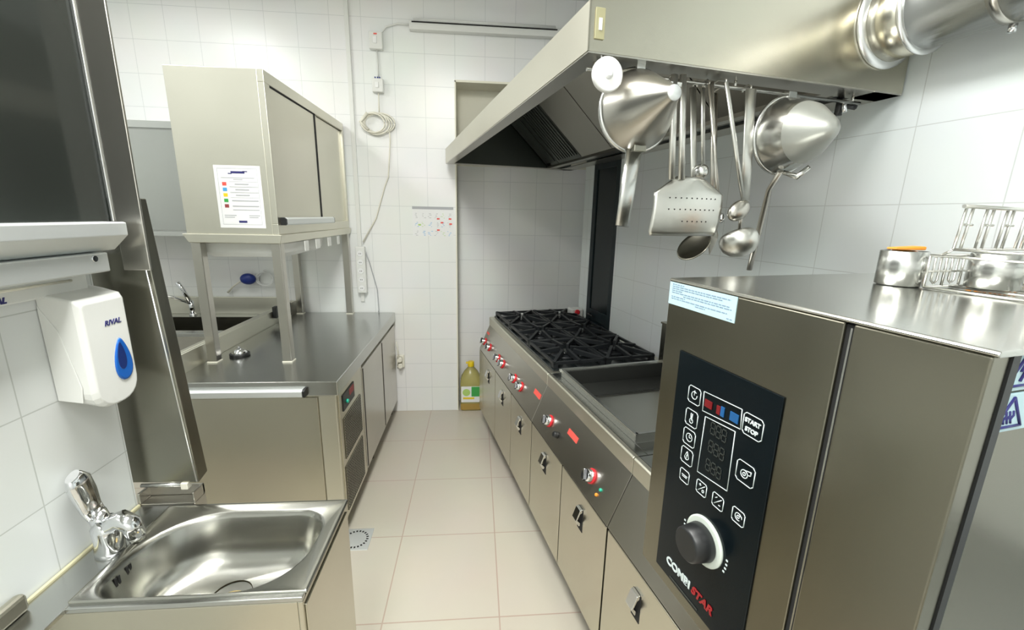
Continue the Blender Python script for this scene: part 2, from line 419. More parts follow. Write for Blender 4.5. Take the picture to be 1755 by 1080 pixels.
t = thing('gas_range', 'stainless steel range with six black cast iron burners', 'cooking range', (1.1, 2.6, 0), 'R')
range_unit(t, 1.95, 3.25, [1.95, 2.335, 2.73, 3.12])
mb().box(.80, 1.50, 1.951, 3.249, ZT-.012, ZT-.004).box(.80, .83, 1.951, 3.249, ZT-.004, ZT).box(1.45, 1.50, 1.951, 3.249, ZT-.004, ZT+.004)\
    .box(.83, 1.45, 1.951, 1.975, ZT-.004, ZT).box(.83, 1.45, 3.225, 3.249, ZT-.004, ZT).build('top', 'steel_soft', t, .002)
box(.70, .72, 3.122, 3.248, .158, .664).build('side_post', 'steel_warm', t, .002)
mb().box(.815, 1.445, 1.972, 3.228, ZT-.003, ZT+.012).build('drip_tray', 'enamel', t, .004)
for v in (3.19, 3.03, 2.77, 2.645, 2.375, 2.24): knob(t, v, .36)
mb().hexa([on_panel(.66, 3.16, .0005), on_panel(.66, 3.23, .0005), on_panel(.74, 3.23, .0005), on_panel(.74, 3.16, .0005), on_panel(.66, 3.16, .002), on_panel(.66, 3.23, .002), on_panel(.74, 3.23, .002), on_panel(.74, 3.16, .002)]).build('badge', 'red_label', t)
mb().hexa([on_panel(.55, 1.965, .0005), on_panel(.55, 2.06, .0005), on_panel(.68, 2.06, .0005), on_panel(.68, 1.965, .0005), on_panel(.55, 1.965, .002), on_panel(.55, 2.06, .002), on_panel(.68, 2.06, .002), on_panel(.68, 1.965, .002)]).build('badge', 'red_label', t)
for i in range(3):
    for j in range(2):
        v0 = 1.98+i*.415; v1 = v0+.408; u0 = .822+j*.31; u1 = u0+.303
        cu, cv = (u0+u1)/2, (v0+v1)/2
        z = ZT+.012
        bn = mb().lathe([(0, .085), (.010, .080), (.014, .055)], (cu, cv, z), (0, 0, 1), 24).build('burner', 'cast', t)
        mb().lathe([(0, .038), (.008, .040), (.013, .030)], (cu, cv, z+.014), (0, 0, 1), 24).build('burner_cap', 'enamel', bn)
        g = mb(); zb, zt = z+.018, z+.034
        w = .014
        g.box(u0, u1, v0, v0+w, zb, zt).box(u0, u1, v1-w, v1, zb, zt).box(u0, u0+w, v0, v1, zb, zt).box(u1-w, u1, v0, v1, zb, zt)
        for (x, y) in ((u0+w, v0+w), (u1-w, v0+w), (u0+w, v1-w), (u1-w, v1-w)): g.box(x-w, x+w, y-w, y+w, z-.001, zb)
        def finger(p, q):
            p = Vector((*p, 0)); q = Vector((*q, 0)); dd = (q-p).normalized(); n = Vector((-dd.y, dd.x, 0))*.0085
            zz = Vector((0, 0, 1))
            g.hexa([p-n+zz*zb, q-n+zz*(zb+.004), q+n+zz*(zb+.004), p+n+zz*zb, p-n+zz*(zt+.004), q-n+zz*(zt+.017), q+n+zz*(zt+.017), p+n+zz*(zt+.004)])
        for (p, q) in (((u0, cv), (cu-.035, cv)), ((u1, cv), (cu+.035, cv)), ((cu, v0), (cu, cv-.04)), ((cu, v1), (cu, cv+.04)),
                       ((u0+.005, v0+.005), (cu-.035, cv-.045)), ((u1-.005, v0+.005), (cu+.035, cv-.045)), ((u0+.005, v1-.005), (cu-.035, cv+.045)), ((u1-.005, v1-.005), (cu+.035, cv+.045))):
            finger(p, q)
        g.build('grate', 'cast', t, .0015)

t = thing('griddle_unit', 'stainless steel griddle with splash guard between burners and black-panelled oven', 'griddle', (1.1, 1.5, 0), 'R')
range_unit(t, 1.137, 1.948, [1.137, 1.54, 1.948], .856)
ga, gb, gu0, gu1 = 1.215, 1.90, .835, 1.43
mb().box(.80, gu0, 1.138, 1.947, ZT-.012, ZT).box(gu0, 1.5, 1.138, ga, ZT-.012, ZT).box(gu0, 1.5, gb, 1.947, ZT-.012, ZT).box(gu1, 1.5, ga, gb, ZT-.012, ZT).build('top', 'steel_h', t, .002)
box(gu0, gu1, ga, gb, .86, .872).build('griddle_plate', 'plate', t)
mb().box(gu0, gu0+.006, ga, gb, .872, .965).box(gu0, gu1, ga, ga+.006, .872, .965).box(gu0-.004, gu0+.010, ga-.004, gb, .961, .968).box(gu0, gu1, ga-.004, ga+.010, .961, .968).build('splash_guard', 'steel_bright', t, .001)
gr = mb().box(gu0+.006, gu1, gb-.16, gb-.006, .872, .882).box(gu0+.007, gu1, gb-.012, gb-.004, .872, .955).build('grease_trough', 'burnt', t)
mb().box(gu0-.01, gu1, gb-.004, gb+.010, .955, .968).build('trough_rim', 'steel_bright', t, .001)
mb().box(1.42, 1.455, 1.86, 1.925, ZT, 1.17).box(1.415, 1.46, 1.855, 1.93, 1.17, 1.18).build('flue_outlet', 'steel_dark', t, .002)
knob(t, 1.78, .40)
kb = mb().lathe([(0, .016), (.022, .014), (.026, .010)], on_panel(.33, 1.665), pn, 20).build('igniter_button', 'black', t)
knob(t, 1.325, .36)
for v, k, q in ((1.245, .33, 'teal'), (1.255, .20, 'orange')):
    mb().lathe([(0, .007), (.006, .006), (.008, .003)], on_panel(k, v), pn, 14).build('indicator_lamp', q, t)
mb().hexa([on_panel(f, v, o) for o in (.0005, .002) for f, v in ((.55, 1.505), (.55, 1.60), (.67, 1.60), (.67, 1.505))]).build('badge', 'red_label', t)

t = thing('neutral_counter', 'stainless steel counter unit carrying the oven with black control panel', 'counter', (1.1, .5, 0), 'R')
range_unit(t, -.45, 1.135, [-.45, -.055, .34, .735, 1.135])
mb().box(.80, 1.5, -.45, 1.134, ZT-.012, ZT).build('top', 'steel_h', t, .002)

# ================================================================== OVEN (frame R)
OU, OV0, OV1, OZ0, OZ1 = .56, .243, .745, .936, 1.60
t = thing('combi_oven', 'stainless steel countertop combi oven with black glass control panel', 'oven', (1.0, .5, .93), 'R')
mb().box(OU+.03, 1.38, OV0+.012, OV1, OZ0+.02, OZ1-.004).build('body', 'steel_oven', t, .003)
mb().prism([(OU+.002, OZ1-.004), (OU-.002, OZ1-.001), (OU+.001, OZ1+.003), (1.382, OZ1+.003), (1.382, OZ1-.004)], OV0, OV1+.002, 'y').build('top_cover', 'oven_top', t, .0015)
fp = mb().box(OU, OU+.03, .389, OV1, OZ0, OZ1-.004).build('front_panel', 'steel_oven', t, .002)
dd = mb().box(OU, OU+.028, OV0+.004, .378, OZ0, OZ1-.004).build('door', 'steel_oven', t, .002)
mb().box(OU+.004, OU+.03, .378, .389, OZ0+.01, OZ1-.006).build('door_seal', 'gap', t)
mb().box(OU+.0035, OU+.03, .381, .3835, OZ0+.01, OZ1-.01).build('hinge_strip', 'steel_shiny', t)
mb().box(OU+.028, OU+.04, OV0+.002, OV0+.012, OZ0+.01, OZ1-.004).build('door_gasket', 'black', dd)
for uu in (.75, 1.32):
    for vv in (.30, .69): mb().cyl((uu, vv, ZT), (uu, vv, OZ0+.022), .02).build('foot', 'black', t)
# control panel
gp = mb().prism([(.690, .965), (.690, 1.466), (.452, 1.466), (.452, .965)], OU-.003, OU-.0002, 'x').build('control_glass', 'glass_black', t, .001)
FX = OU-.0042
def onp(x, y): p = at_u(x, y, FX); return (p.y, p.z)
def outline(pts, w=.0008, m='icon', name='key_outline', par=None):
    g = mb(); P3 = [Vector((FX, *onp(*p))) for p in pts]
    n = len(P3)
    for i in range(n):
        g.tube([P3[i], P3[(i+1) % n]], w, 6)
    return g.build(name, m, par or gp)
def quadp(cx, cy, s, w=.0008, name='key_outline', sv=None):
    """a square key drawn flat on the glass, centred on the pixel"""
    v, z = onp(cx, cy); sv = sv or s; g = mb(); c = s*.25
    P = [(v-sv+c, z-s), (v+sv-c, z-s), (v+sv, z-s+c), (v+sv, z+s-c), (v+sv-c, z+s), (v-sv+c, z+s), (v-sv, z+s-c), (v-sv, z-s+c)]
    for i in range(8):
        g.tube([(FX, *P[i]), (FX, *P[(i+1) % 8])], w, 6)
    return v, z, g
def strokes(g, v, z, s, segs, w=.0008):
    for seg in segs:
        g.tube([(FX, v-a*s, z+b*s) for a, b in seg], w, 6)
circ = lambda r, n=14, a0=0, a1=2*PI, cx=0, cy=0: [(cx+r*math.cos(a0+(a1-a0)*i/n), cy+r*math.sin(a0+(a1-a0)*i/n)) for i in range(n+1)]
K = .0165
keys = [(1190, 678, [circ(.45, 12, .9, 2*PI-.9+.9*1.2), [(0, 0), (0, .6)]]),
        (1185, 717, [[(-.12, .6), (-.12, -.1)], [(.12, .6), (.12, -.1)], circ(.28, 10, 0, 2*PI, 0, -.35), [(0, .3), (0, -.35)]]),
        (1181, 750, [circ(.5), [(0, 0), (0, .3)], [(0, 0), (.25, 0)]]),
        (1177, 782, [[(0, .6), (.35, -.1)], [(0, .6), (-.35, -.1)], circ(.35, 10, PI, 2*PI, 0, -.1), [(0, .2), (0, -.3)]]),
        (1173, 816, [[(-.6, .1), (.6, .1)], [(-.5, -.15), (.5, -.15)]]),
        (1202, 837, [[(-.6, -.6), (.6, .6)], circ(.2, 8, 0, 2*PI, .35, -.3), [(-.5, .4), (-.1, .4)], [(-.3, .6), (-.3, .2)]]),
        (1230, 860, [[(-.6, -.6), (.6, .6)], [(-.5, .3), (-.2, .55)], [(.2, -.4), (.5, -.4)]]),
        (1265, 886, [circ(.5, 12, .5, 5.2), circ(.2, 8), [(.5, .3), (.6, .0)], [(.5, .3), (.2, .25)]]),
        (1277, 812, [circ(.38, 12, 0, 2*PI, -.1, -.1), circ(.15, 8, 0, 2*PI, -.1, -.1), [(0, .3), (.6, .45)], [(.6, .45), (.6, .1)], [(.6, .1), (.3, 0)]])]
for x, y, sg in keys:
    s = K*(1.12 if (x, y) == (1277, 812) else (.8 if y in (816, 837, 860, 886) else 1))
    v, z, g = quadp(x, y, s)
    strokes(g, v, z, s, sg)
    g.build('touch_key', 'icon', gp)
v, z, g = quadp(1290, 732, .0185, sv=.0195); g.build('touch_key', 'icon', gp)
text('start_text', 'START', .0105, 'icon', gp, (FX, v+.0165, z+.003), (0, -1, 0), (0, 0, 1), bold=.0003)
text('stop_text', 'STOP', .0105, 'icon', gp, (FX, v+.014, z-.012), (0, -1, 0), (0, 0, 1), bold=.0003)
# mode strip
outline([(1207, 671), (1272, 702), (1269, 736), (1204, 704)], name='mode_frame')
def patch(x, y, a, b, m, name):
    v, z = onp(x, y)
    return mb().box(FX-.0006, FX+.001, v-a, v+a, z-b, z+b).build(name, m, gp)
patch(1214, 693, .009, .007, mat('dim red lamp', (.16, .005, .008), .4), 'mode_symbol')
patch(1231, 703, .004, .008, mat('dim red lamp two', (.16, .005, .008), .4), 'mode_symbol')
patch(1238, 706, .004, .009, 'dimblue', 'mode_symbol')
patch(1258, 716, .009, .008, 'dimblue', 'mode_symbol')
outline([(1209, 714), (1260, 740), (1246, 842), (1195, 808)], name='display_frame')
# three rows of unlit seven segment digits
for k, (yy_, xx_) in enumerate(((741, 1231), (772, 1227), (804, 1222))):
    v, z = onp(xx_, yy_); g = mb()
    for n in (-1, 0, 1):
        c = v-n*.0135
        for dz in (-.011, 0, .011): g.box(FX, FX+.0008, c-.004, c+.004, z+dz-.001, z+dz+.001)
        for dz in (-.0055, .0055):
            for dv in (-.005, .005): g.box(FX, FX+.0008, c+dv-.0009, c+dv+.0009, z+dz-.004, z+dz+.004)
    g.build('display_digits', 'digit', gp)
# dial
kv, kz = onp(1216, 930)
kv, kz = onp(1207, 927)
dl = mb().lathe([(0, .047), (.004, .047), (.005, .044)], (OU-.003, kv, kz), (-1, 0, 0), 40).build('dial_ring', 'knobring', gp)
mb().lathe([(.004, .034), (.008, .036), (.040, .032), (.044, .028)], (OU-.003, kv, kz), (-1, 0, 0), 40).build('dial_knob', 'black', dl)
g = mb()
for a in list(range(205, 235, 9))+list(range(320, 395, 9)):
    a = math.radians(a-90+60)
    g.box(FX, FX+.0008, kv+.056*math.cos(a)-.002, kv+.056*math.cos(a)+.002, kz+.056*math.sin(a)-.0016, kz+.056*math.sin(a)+.0016)
g.build('dial_marks', 'icon', gp)
lv, lz = onp(1142, 962)
text('logo_text', 'COMBI', .024, 'icon', gp, (FX, lv, lz), (0, -1, 0), (0, 0, 1), bold=.0009)
text('logo_text', 'STAR', .024, 'dimred', gp, (FX, lv-.079, lz), (0, -1, 0), (0, 0, 1), bold=.0009, italic=.25)
box(FX, FX+.0008, .555, .64, .972, .975).build('logo_line', 'digit', gp)
# information sticker at the far top corner
st = mb().box(OU-.0012, OU, .566, .744, 1.551, 1.596).build('information_sticker', 'sticker', fp)
g = mb()
for i, (a, b) in enumerate(((.05, .25), (.05, .93), (.05, .82), (.05, .22), (.05, .92), (.25, .95), (.05, .28), (.05, .9), (.45, .6), (.9, .97))):
    z = 1.5925-i*.0041
    x = a
    while x < b:
        w = random.uniform(.02, .07)
        g.box(OU-.0016, OU-.001, .744-.178*x, .744-.178*min(x+w, b), z-.0010, z+.0008); x += w+.012
g.build('sticker_print', 'ink_soft', st)
# warning stickers on the near side of the oven
for k, z0 in enumerate((1.553, 1.506)):
    wu = .596; ww = .09; hh = .044
    s_ = mb().box(wu, wu+ww, OV0+.009, OV0+.012, z0, z0+hh).build('warning_sticker', 'sticker', t, .001)
    g = mb(); A, B, C3 = (wu+.006, z0+.006), (wu+.052, z0+.006), (wu+.029, z0+.040)
    for p, q in ((A, B), (B, C3), (C3, A)): g.tube([(p[0], OV0+.0085, p[1]), (q[0], OV0+.0085, q[1])], .0015, 6)
    if k == 0: g.tube([(wu+.031, OV0+.0085, z0+.031), (wu+.026, OV0+.0085, z0+.022), (wu+.033, OV0+.0085, z0+.022), (wu+.028, OV0+.0085, z0+.011)], .0016, 6)
    else:
        for n in range(3): g.tube([(wu+.022+n*.006, OV0+.0085, z0+.010), (wu+.020+n*.006, OV0+.0085, z0+.015), (wu+.024+n*.006, OV0+.0085, z0+.019), (wu+.022+n*.006, OV0+.0085, z0+.024)], .0011, 6)
    g.build('warning_symbol', 'ink_dark', s_)

# ================================================================== ON THE OVEN
OT = OZ1+.003
t = thing('steel_beaker', 'plain steel beaker standing alone beside the wire rack', 'cup', (.965, .588, OT), 'R')
bx, by = .965, .588
mb().lathe([(0, .030), (.002, .037), (.066, .037), (.067, .035), (.004, .034)], (bx, by, OT), (0, 0, 1), 36, cap=False).build('cup_wall', 'steel_bright', t)
mb().lathe([(.001, .0), (.004, .034)], (bx, by, OT), (0, 0, 1), 36, cap=False).build('cup_base', 'steel_bright', t)
t = thing('steel_beaker', 'steel beaker standing inside the chrome wire rack', 'cup', (1.045, .49, OT+.0065), 'R')
mb().lathe([(0, .030), (.002, .036), (.062, .036), (.063, .034), (.004, .033)], (1.045, .49, OT+.0065), (0, 0, 1), 36, cap=False).build('cup_wall', 'steel_bright', t)
mb().lathe([(.001, .0), (.004, .033)], (1.045, .49, OT+.0065), (0, 0, 1), 36, cap=False).build('cup_base', 'steel_bright', t)
g = mb().hexa([(.965, .602, OT+.0675), (1.02, .585, OT+.0675), (1.02, .61, OT+.0675), (.965, .622, OT+.0675), (.965, .602, OT+.0715), (1.02, .585, OT+.075), (1.02, .61, OT+.075), (.965, .622, OT+.0715)])
tag(g.build('wooden_scraper', 'orange', base=(.94, .595, OT+.08), frame='R', bevel=.002), 'small orange brown scraper lying across the lone steel beaker', 'scraper')
for (u, v, a, lab) in ((1.19, .578, .3, 'small orange piece lying behind the wire rack, beside the inner beaker'), (1.27, .578, -.2, 'small orange piece at the outer end behind the wire rack')):
    g = mb().box(-.028, .028, -.014, .014, 0, .062).xf(Matrix.Translation((u, v, OT)) @ Matrix.Rotation(a, 4, 'Z'))
    tag(g.build('orange_block', 'orange', base=(u, v, OT), frame='R', bevel=.006), lab, 'block')
# chrome wire rack
t = thing('wire_rack', 'chrome wire rack of stacked holders on top of the oven', 'wire rack', (1.1, .45, OT), 'R')
w = .0024; x0, x1, y0, y1 = .965, 1.30, .40, .545
def loop(g, pts, r=w):
    g.tube(pts+[pts[0]], r, 8)
z1 = OT+.003
g = mb(); loop(g, [(x0, y1, z1), (x1, y1, z1), (x1, y0, z1), (x0, y0, z1)])
for k in range(1, 5): g.tube([(x0+(x1-x0)*k/5, y0, z1), (x0+(x1-x0)*k/5, y1, z1)], w*.8)
g.build('base_frame', 'utensil', t)
z2 = OT+.062
g = mb(); loop(g, [(x0, y1, z2), (x1, y1, z2), (x1, y0, z2), (x0, y0, z2)])
g.tube([(x0, y1, z2-.03), (x1, y1, z2-.03)], w*.8)
g.build('middle_frame', 'utensil', t)
for yy_ in (y0, y1):
    g = mb()
    n = 7
    for k in range(n+1):
        x = x0+(x1-x0)*k/n
        g.tube([(x, yy_, z1), (x, yy_, z2)], w*.9)
        if k < n: g.tube([(x+.016, yy_, z2), (x+.016, yy_, z1+.012), (x+.024, yy_, z1+.006), (x+.032, yy_, z1+.012), (x+.032, yy_, z2)], w*.8)
    g.build('side_wires', 'utensil', t)
g = mb(); z3 = OT+.146; ux0 = .985
for k in range(6):
    x = ux0+k*.058
    g.tube([(x, y1-.02, z2+.012), (x+.008, y1-.02, z3)], w)
    g.tube([(x+.018, y1-.02, z2+.012), (x+.026, y1-.02, z3)], w)
    g.tube([(x+.012, y1-.02, z3-.028), (x+.034, y1-.02, z3-.028)], w*.9)
loop(g, [(ux0, y1-.02, z2+.012), (ux0+.31, y1-.02, z2+.012), (ux0+.31, y0+.02, z2+.012), (ux0, y0+.02, z2+.012)])
g.tube([(ux0, y1-.02, z3+.004), (ux0+.32, y1-.02, z3)], w*1.4)
g.tube([(ux0+.09, y0+.02, z2+.012), (ux0+.09, y0+.02, z2+.055), (ux0+.10, y0+.02, z2+.062), (ux0+.30, y0+.02, z2+.060)], w*1.3)
g.tube([(ux0+.17, y0+.02, z2+.060), (ux0+.165, y0+.02, z2+.03), (ux0+.18, y0+.02, z2+.022), (ux0+.30, y0+.02, z2+.022)], w*1.2)
for p, q in (((ux0, y1-.02), (x0+.03, y1)), ((ux0+.31, y1-.02), (x1, y1)), ((ux0, y0+.02), (x0+.03, y0)), ((ux0+.31, y0+.02), (x1, y0))):
    g.tube([(*p, z2+.012), (*q, z2)], w)
g.build('upper_rack', 'utensil', t)
tag(mb().ellipsoid((1.26, .455, OT+.024), .026, .018, .024, 18, 8).build('scouring_sponge', 'navy', base=(1.26, .455, OT), frame='R'), 'dark blue sponge lying low inside the wire rack', 'sponge')

# ================================================================== HANGING UTENSILS (frame R)
VR = 1.075
RAILZ = 2.078
def px(x, y, v=VR): return at_v(x, y, v)
def hook(g, x, v=VR, dz=0):
    """loop over the rail, at lateral position x"""
    g.tube([(x, v+.008, RAILZ-.012), (x, v+.010, RAILZ+.002), (x, v+.006, RAILZ+.009), (x, v-.002, RAILZ+.010), (x, v-.009, RAILZ+.004), (x, v-.009, RAILZ-.02)], .0025, 8)
def strip(g, p, q, w0, w1, th=.003):
    p = Vector(p); q = Vector(q); g.tube([p, p.lerp(q, .5), q], [w0*1.3, (w0+w1)*.65, w1*1.3], 12, flat=th/w0/1.3, side=(1, 0, 0))
# conical strainer with flat tip
c0 = px(1088, 192, 1.06); r0 = .098
t = thing('conical_strainer', 'conical steel strainer with flat tip hanging left under the hood edge', 'strainer', (c0.x, 1.06, c0.z), 'R')
c0.y = 1.055
L = .165; ax = (-.04, -1, .03)
mb().lathe([(0, r0), (.02, r0*.97), (L*.5, r0*.62), (L*.93, .021), (L, .0175)], c0, ax, 44, cap=False).build('cone', 'steel', t)
mb().lathe([(-.003, r0-.002), (-.003, r0+.006), (.004, r0+.006), (.004, r0-.002)], c0, ax, 44, cap=False).build('rim', 'steel_bright', t)
mb().lathe([(L-.002, .0175), (L+.001, .0165), (L+.001, .0001)], c0, ax, 28, cap=False).build('tip_disc', 'alu', t)
g = mb().box(c0.x-.012, c0.x+.012, 1.045, 1.085, c0.z+r0-.004, c0.z+r0+.012); 
g.tube([(c0.x, 1.05, c0.z+r0), (c0.x, VR, RAILZ+.006)], .004)
g.build('hanging_hook', 'steel_bright', t, .001)
hp0 = Vector((c0.x-.002, 1.045, c0.z-r0+.004)); hp1 = px(1066, 388, 1.03)
g = mb(); strip(g, hp0, hp1, .0185, .0155, .008)
g.build('handle', 'steel_bright', t)
mb().box(c0.x-.018, c0.x+.018, 1.02, 1.05, c0.z-r0-.004, c0.z-r0+.018).build('handle_bracket', 'steel_dark', t, .003)
# sieve with steel collar
c1 = px(1341, 234, 1.06); c1.y = 1.055; r1 = .104
t = thing('conical_sieve', 'conical fine mesh sieve with deep steel collar hanging right of the utensils', 'sieve', tuple(c1), 'R')
ax = (-.02, -1, -.02)
mb().lathe([(0, r1), (.003, r1), (.070, .080)], c1, ax, 44, cap=False).build('collar', 'steel_shiny', t)
mb().lathe([(.068, .081), (.073, .079), (.090, .072), (.145, .028), (.156, .016), (.160, .0001)], c1, ax, 44, cap=False).build('mesh_cone', 'steel_mesh', t)
mb().lathe([(-.003, r1-.002), (-.003, r1+.005), (.004, r1+.005), (.004, r1-.002)], c1, ax, 44, cap=False).build('rim', 'steel_bright', t)
g = mb().box(c1.x-.014, c1.x+.014, 1.045, 1.082, c1.z+r1-.003, c1.z+r1+.013); g.tube([(c1.x, 1.055, c1.z+r1), (c1.x, VR, RAILZ+.006)], .004)
g.build('hanging_hook', 'steel_bright', t, .001)
h0 = px(1318, 325, 1.09); h1 = px(1284, 463, 1.13)
g = mb(); g.tube([Vector((c1.x-.02, 1.03, c1.z-r1+.004)), h0, h0.lerp(h1, .5), h1], [.009, .009, .010, .009], 12, flat=.55, side=(1, 0, 0))
g.build('handle', 'steel', t)
mb().tube([(c1.x-.01, 1.03, c1.z-r1+.002), (c1.x+.01, 1.0, c1.z-r1-.012), (c1.x+.028, .98, c1.z-r1+.014)], [.006, .009, .007], 10, flat=.5).build('rest_hook', 'steel_shiny', t)
# white disc
p = px(1038, 130, 1.0)
t = thing('white_disc', 'round white plastic disc hanging at the hood corner', 'disc', tuple(p), 'R')
mb().lathe([(0, .036), (.003, .038), (.012, .038), (.015, .035)], (p.x, 1.0, p.z), (0, -1, 0), 36).build('disc', 'white', t)
mb().lathe([(.013, .011), (.016, .011), (.016, .007), (.022, .005)], (p.x, 1.0, p.z), (0, -1, 0), 20).build('hub', 'paper', t)
mb().tube([(p.x, .995, p.z+.03), (p.x, 1.015, 2.07), (p.x, 1.03, 2.098)], .002).build('cord', 'paper', t)
# perforated turner
v = 1.045
t = thing('perforated_turner', 'wide perforated steel turner with twin-rod handle hanging in front', 'turner', tuple(px(1165, 130, v)), 'R')
pts = [px(x, y, v) for x, y in ((1112, 332), (1118, 322), (1140, 311), (1146, 300), (1176, 300), (1186, 311), (1219, 324), (1227, 334), (1224, 396), (1219, 404), (1117, 403), (1109, 396))]
g = mb(); n = len(pts)
def curved(p, o=0): 
    xm = px(1168, 350, v).x; k = (p.x-xm)/.1
    return Vector((p.x, v+.02*(1-k*k)*((2.0-p.z) if 0 else 1)*.6+o, p.z))
# blade as a fine grid bent across its width
zs0, zs1 = px(1168, 404, v).z, px(1168, 303, v).z
rows = []
NX, NZ = 22, 14
xl, xr = px(1110, 400, v).x, px(1226, 400, v).x
for i in range(NZ+1):
    k = i/NZ; z = zs0+(zs1-zs0)*k
    lim = 1.0 if k < .72 else 1-(k-.72)/.28*.62
    if k < .06: lim = 1-(.06-k)*.9
    xm = (xl+xr)/2+.004*k
    rows.append([Vector((xm+(j/NX*2-1)*(xr-xl)/2*lim, v-.016*(1-(j/NX*2-1)**2)-.01*math.sin(k*PI), z)) for j in range(NX+1)])
g.rings(rows, cap=False, closed=False)
bl = g.build('blade', 'utensil', t, solid=.002)
def surf(s, k):
    z = zs0+(zs1-zs0)*k; xm = (xl+xr)/2+.004*k
    return Vector((xm+s*(xr-xl)/2, v-.016*(1-s*s)-.01*math.sin(k*PI)-.0012, z))
g = mb()
for k, a, b in ((.64, -.62, .70), (.45, -.62, .68), (.25, -.22, .5)):
    nn = int((b-a)*7.5)
    for i in range(nn+1):
        q = surf(a+(b-a)*i/nn, k); g.lathe([(0, .0019), (.0008, .0019)], q, (0, -1, 0), 8)
g.build('holes', 'gap', bl)
for xt, xb in ((1156, 1151), (1171, 1168)):
    g = mb(); a = px(xt, 128, v+.01); b = px(xb, 308, v-.012)
    g.tube([a, b], .0098, 12, flat=.6, side=(1, 0, 0))
    g.build('handle', 'utensil', t)
g = mb(); hook(g, px(1163, 130, v).x); g.box(px(1155, 130, v).x-.004, px(1172, 130, v).x+.004, v+.004, v+.016, RAILZ-.022, RAILZ-.012); g.build('hook', 'steel_bright', t)
def utensil(name, label, cat, v, top, bot, w0, w1, m='utensil', th=.004):
    a = px(*top, v); b = px(*bot, v); a.z = min(a.z, RAILZ-.004)
    t = thing(name, label, cat, tuple(a), 'R')
    g = mb(); strip(g, a, b, w0, w1, th); g.build('handle', m, t)
    g = mb(); dv = v-VR
    g.tube([a+Vector((0, 0, -.004)), Vector((a.x, v, RAILZ+.002)), Vector((a.x, v-dv*.6, RAILZ+.009)), Vector((a.x, VR+.010, RAILZ+.004)), Vector((a.x, VR+.009, RAILZ-.006))], .0025, 8)
    g.build('hook', m, t)
    return t, a, b
# strip handled skimmer (dark perforated disc)
t, a, b = utensil('skimmer', 'round perforated skimmer with strip handle hanging behind the turner', 'skimmer', 1.10, (1190, 128), (1190, 400), .009, .008)
c = px(1191, 424, 1.10)
g = mb(); ax = Vector((.55, -.35, -.25)).normalized()
g.lathe([(0, .0001), (.001, .03), (.005, .052), (.008, .054), (.010, .053), (.006, .045), (.004, .0001)], c, Vector((-.75, -.1, .6)), 32, cap=False)
g.build('disc', 'steel_dark', t)
# small ladle
t, a, b = utensil('small_ladle', 'small round ladle hanging just right of the turner handle', 'ladle', 1.09, (1207, 130), (1205, 284), .006, .005)
c = px(1199, 297, 1.09)
mb().ellipsoid((c.x, c.y-.006, c.z+.002), .022, .022, .023, 24, 12, 0, PI).build('bowl', 'steel_bright', t)
# long thin ladle rod
t, a, b = utensil('serving_fork', 'long strip-handled fork hanging between turner and big ladle', 'fork', 1.125, (1228, 130), (1221, 392), .009, .008, 'steel')
g = mb(); c = px(1218, 405, 1.125)
g.add([b+Vector((-.012, -.002, 0)), b+Vector((.014, -.002, 0)), b+Vector((.022, -.002, -.02)), px(1229, 410, 1.125), px(1216, 436, 1.125), px(1212, 400, 1.125)], [(0, 1, 2, 3, 4, 5)])
g.build('blade', 'steel', t, solid=.003)
# thin rod whisk/tongs
t, a, b = utensil('kitchen_tongs', 'thin dark steel tongs hanging beside the small ladle', 'tongs', 1.06, (1217, 132), (1234, 372), .0045, .004, 'steel')
g = mb(); g.tube([px(1221, 140, 1.065), px(1226, 300, 1.055), px(1230, 360, 1.06)], .004, 10); g.build('arm', 'steel', t)
mb().ellipsoid(tuple(px(1237, 374, 1.06)), .010, .007, .014, 14, 8).build('tip', 'chrome', t)
# slanted spoon
t, a, b = utensil('serving_spoon', 'serving spoon hanging at a slant with thin rod handle', 'spoon', 1.03, (1245, 138), (1273, 338), .0050, .0055)
c = px(1266, 361, 1.03)
g = mb().ellipsoid((0, 0, 0), .038, .018, .027, 24, 12, 0, PI).xf(Matrix.Translation(c) @ Matrix.Rotation(-.55, 4, 'Y'))
g.build('bowl', 'steel', t)
# large ladle
t, a, b = utensil('large_ladle', 'large ladle with broad bright strip handle and round bowl', 'ladle', 1.055, (1289, 138), (1277, 345), .0145, .0130)
c = px(1263, 416, 1.055); c.y -= .02
g = mb(); g.tube([b, px(1270, 372, 1.055), c+Vector((.004, .02, .02))], [.009, .007, .006], 10, flat=.5, side=(1, 0, 0)); g.build('neck', 'steel', t)
c.x -= .010
mb().lathe([(-.042, .0001), (-.040, .014), (-.031, .034), (-.014, .049), (.004, .054), (.018, .052), (.027, .046), (.030, .038), (.022, .036), (.0, .040), (-.032, .0001)], c, (0, .55, 1), 36, cap=False).build('bowl', 'utensil', t)

# ================================================================== BEHIND THE RANGE
t = thing('white_canister', 'white plastic canister with red cap behind the burners by the dark door', 'canister', (1.468, 3.1, ZT+.004), 'R')
mb().box(1.41, 1.508, 3.06, 3.16, ZT+.004, ZT+.075).build('canister_body', 'white', t, .012, 3)
mb().lathe([(0, .020), (.016, .020), (.018, .016)], (1.452, 3.06, ZT+.050), (0, -1, .25), 20).build('cap', 'red', t)
